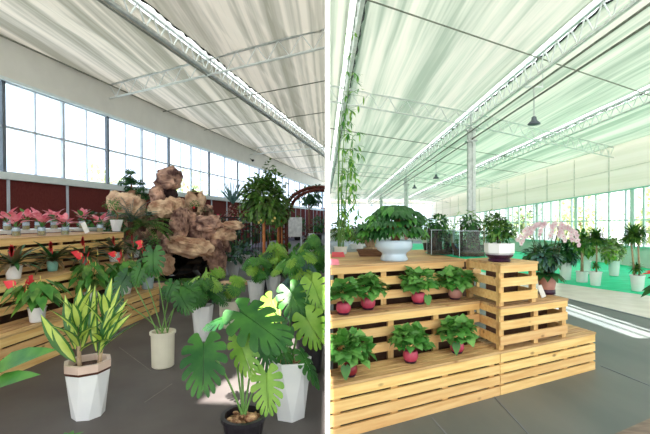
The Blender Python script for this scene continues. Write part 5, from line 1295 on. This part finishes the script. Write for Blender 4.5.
matplant(586, 274, 'light green bush in a white pot half hidden behind the standard tree', 4.5, 3.8, 13, 'pot', lambda m, k: crownball(m, (2, 0, 25), 10, 7, 150, k, 703, 6, 3), 'leafy_bush', ['leaf_bright', 'leaf_mid'])
matplant(595.5, 286, 'dragon tree with one round spiky head in a white pot, left on the matting', 5.4, 4.2, 14, 'pot', lambda m, k: (spiky(m, (1, 0, 48), 260, 14, k, 704), spiky(m, (0, 0, 20), 45, 6.5, k, 714)), 'dragon_tree', ['leaf_ficus', 'leaf_dark'], [((1, 0, 12), (1, 0, 49), .9)], 'tree')
matplant(614, 276, 'variegated pale bush in a tall white pot under the windows', 5.0, 4.0, 15, 'pot', lambda m, k: crownball(m, (-2, 0, 26), 10.5, 12, 520, k, 705, 5.5, 3.2), 'variegated_bush', ['leaf_variegated', 'leaf_bright'])
matplant(637.5, 291.5, 'two-trunked dragon tree with a big spiky head, rightmost on the green matting', 6.2, 5.0, 16, 'pot', lambda m, k: (spiky(m, (-4, 0, 56), 280, 16, k, 706), spiky(m, (-9, 0, 53), 45, 9, k, 716), spiky(m, (4, 0, 59), 50, 9, k, 717), spiky(m, (-1, 0, 23), 60, 9, k, 726)), 'dragon_tree', ['leaf_ficus', 'leaf_dark'], [((-3, 0, 14), (-7, 0, 55), 1.0), ((2, 0, 14), (0, 0, 56), 1.0)], 'tree')
b = mp(668, 300); k = b.y/F; t = thing('anthurium', 'red flower and dark leaves reaching in at the right edge of the picture', 'potted plant', tuple(b)); pot_round(t, 6*k, 5*k, 14*k, 'pot', lip=.01); m = NEW(b)
for (a, c, wd, mm) in (((-4, 0, 20), (-28, 0, 5), 7, 0), ((-4, 0, 16), (-26, 0, 12), 6, 0), ((-4, 0, 22), (-20, 0, 24), 6, 0), ((0, 0, 26), (-22, 0, 32), 5, 1), ((-2, 0, 28), (-26, 0, 29), 4, 1), ((0, 0, 20), (14, 0, 30), 7, 0)):
    a = V(a)*k; c = V(c)*k; leaf(m, a, c-a, V((0, -.6, 1)), (c-a).length, wd*k, 'ovate', .3, m=mm)
m.tube([(0, 0, 13*k), (0, 0, 28*k)], .8*k, 6)
m.build('foliage', ['leaf_dark', 'red'], t, smooth=True)
# things seen beyond the benches on the left side of the right hall
for i, (x, y, rx, rz, lab) in enumerate(((341, 247, 12, 10, 'far dark shrub near the partition at the end of the right hall'), (362, 246, 14, 9, 'far shrub behind the tray bonsai'), (441, 247, 12, 13, 'far shrub left of the big column'), (490, 252, 12, 12, 'far shrub behind the palm, right of the big column'), (425, 244, 10, 9, 'distant small shrub between the far columns'))):
    b = RP(x, y, .0); k = b.y/F; t = thing('far_shrub', lab, 'shrub', tuple(b)); pot_round(t, 4*k, 3*k, 6*k, 'pot'); m = NEW(b); mound(m, (0, 0, (6+rz)*k), (rx*k, rx*k*.8, rz*k), 130, 5*k, 2.4*k, 'ovate', 740+i, m=0, alt=1, lo=-.8, core=.3); m.build('foliage', ['leaf_mid', 'leaf_olive'], t)
# ================================================================ TREES OUTSIDE THE WINDOWS
CLAMP[0] = None
for i, (x, Y, rx, h_, mt, lab) in enumerate(((16.5, 19.5, 2.0, 2.3, 'leaf_pale', 'pale sunlit tree outside the right windows, behind the variegated bush'), (17.8, 14.9, 1.2, 2.6, 'leaf_pale', 'pale sunlit tree outside the last right window'), (17.0, 27, 2.0, 2.2, 'leaf_pale', 'pale tree outside the right windows behind the standard tree'), (17.6, 36, 1.8, 2.0, 'leaf_olive', 'olive tree outside the windows behind the orchids'))):
    t = thing('outdoor_tree', lab, 'tree', (x, Y, -.2)); m = NEW(V((x, Y, 0))); mound(m, (0, 0, h_), (rx, rx, 1.9), 620, .42, .2, 'ovate', 800+i, m=0, alt=1, lo=-.9, core=.2); m.build('foliage', [mt, 'leaf_pale'], t)
    m = MB(); m.tube([(0, 0, 0), (0, 0, h_+.5)], [.16, .08], 8); m.build('trunk', 'trunk', t)
t = thing('grey_building', 'pale grey building outside the right windows behind the orchids', 'building', (24, 37, -.2)); m = MB(); m.box((0, 0, 3), (6, 7, 6)); m.build('wall', 'palegrey', t)
m = MB()
for a in range(3):
    for c in range(2): m.box((-3.03, -2.2+a*2.2, 1.6+c*2.4), (.06, 1.1, 1.3))
m.build('windows', 'frame', t)
HALL[0] = 'R'
for i, (x, Y, rx, h_, lab) in enumerate(((-10.5, 30, 2.4, 4.2, 'pale tree outside the left windows beyond the rockery'), (-13, 23, 1.6, 3.4, 'pale tree outside the left windows above the pale pillar rock'))):
    t = thing('outdoor_tree', lab, 'tree', (x, Y, -.2)); m = NEW(V((x, Y, 0))); mound(m, (0, 0, h_), (rx, rx, 1.9), 520, .42, .2, 'ovate', 850+i, m=0, alt=0, lo=-.9, core=.2); m.build('foliage', ['leaf_pale'], t)
    m = MB(); m.tube([(0, 0, 0), (0, 0, h_+.5)], [.16, .08], 8); m.build('trunk', 'trunk', t)
# ---------------------------------------------------------------- the left hall follows its own gentle floor grade
bpy.context.view_layer.update()
TILT = Matrix.Translation((0, 0, CZ)) @ Matrix.Rotation(math.atan(7/F), 4, 'X') @ Matrix.Translation((0, 0, -CZ))
for o, h in ROOTS:
    if h == 'L': o.matrix_world = TILT @ o.matrix_world
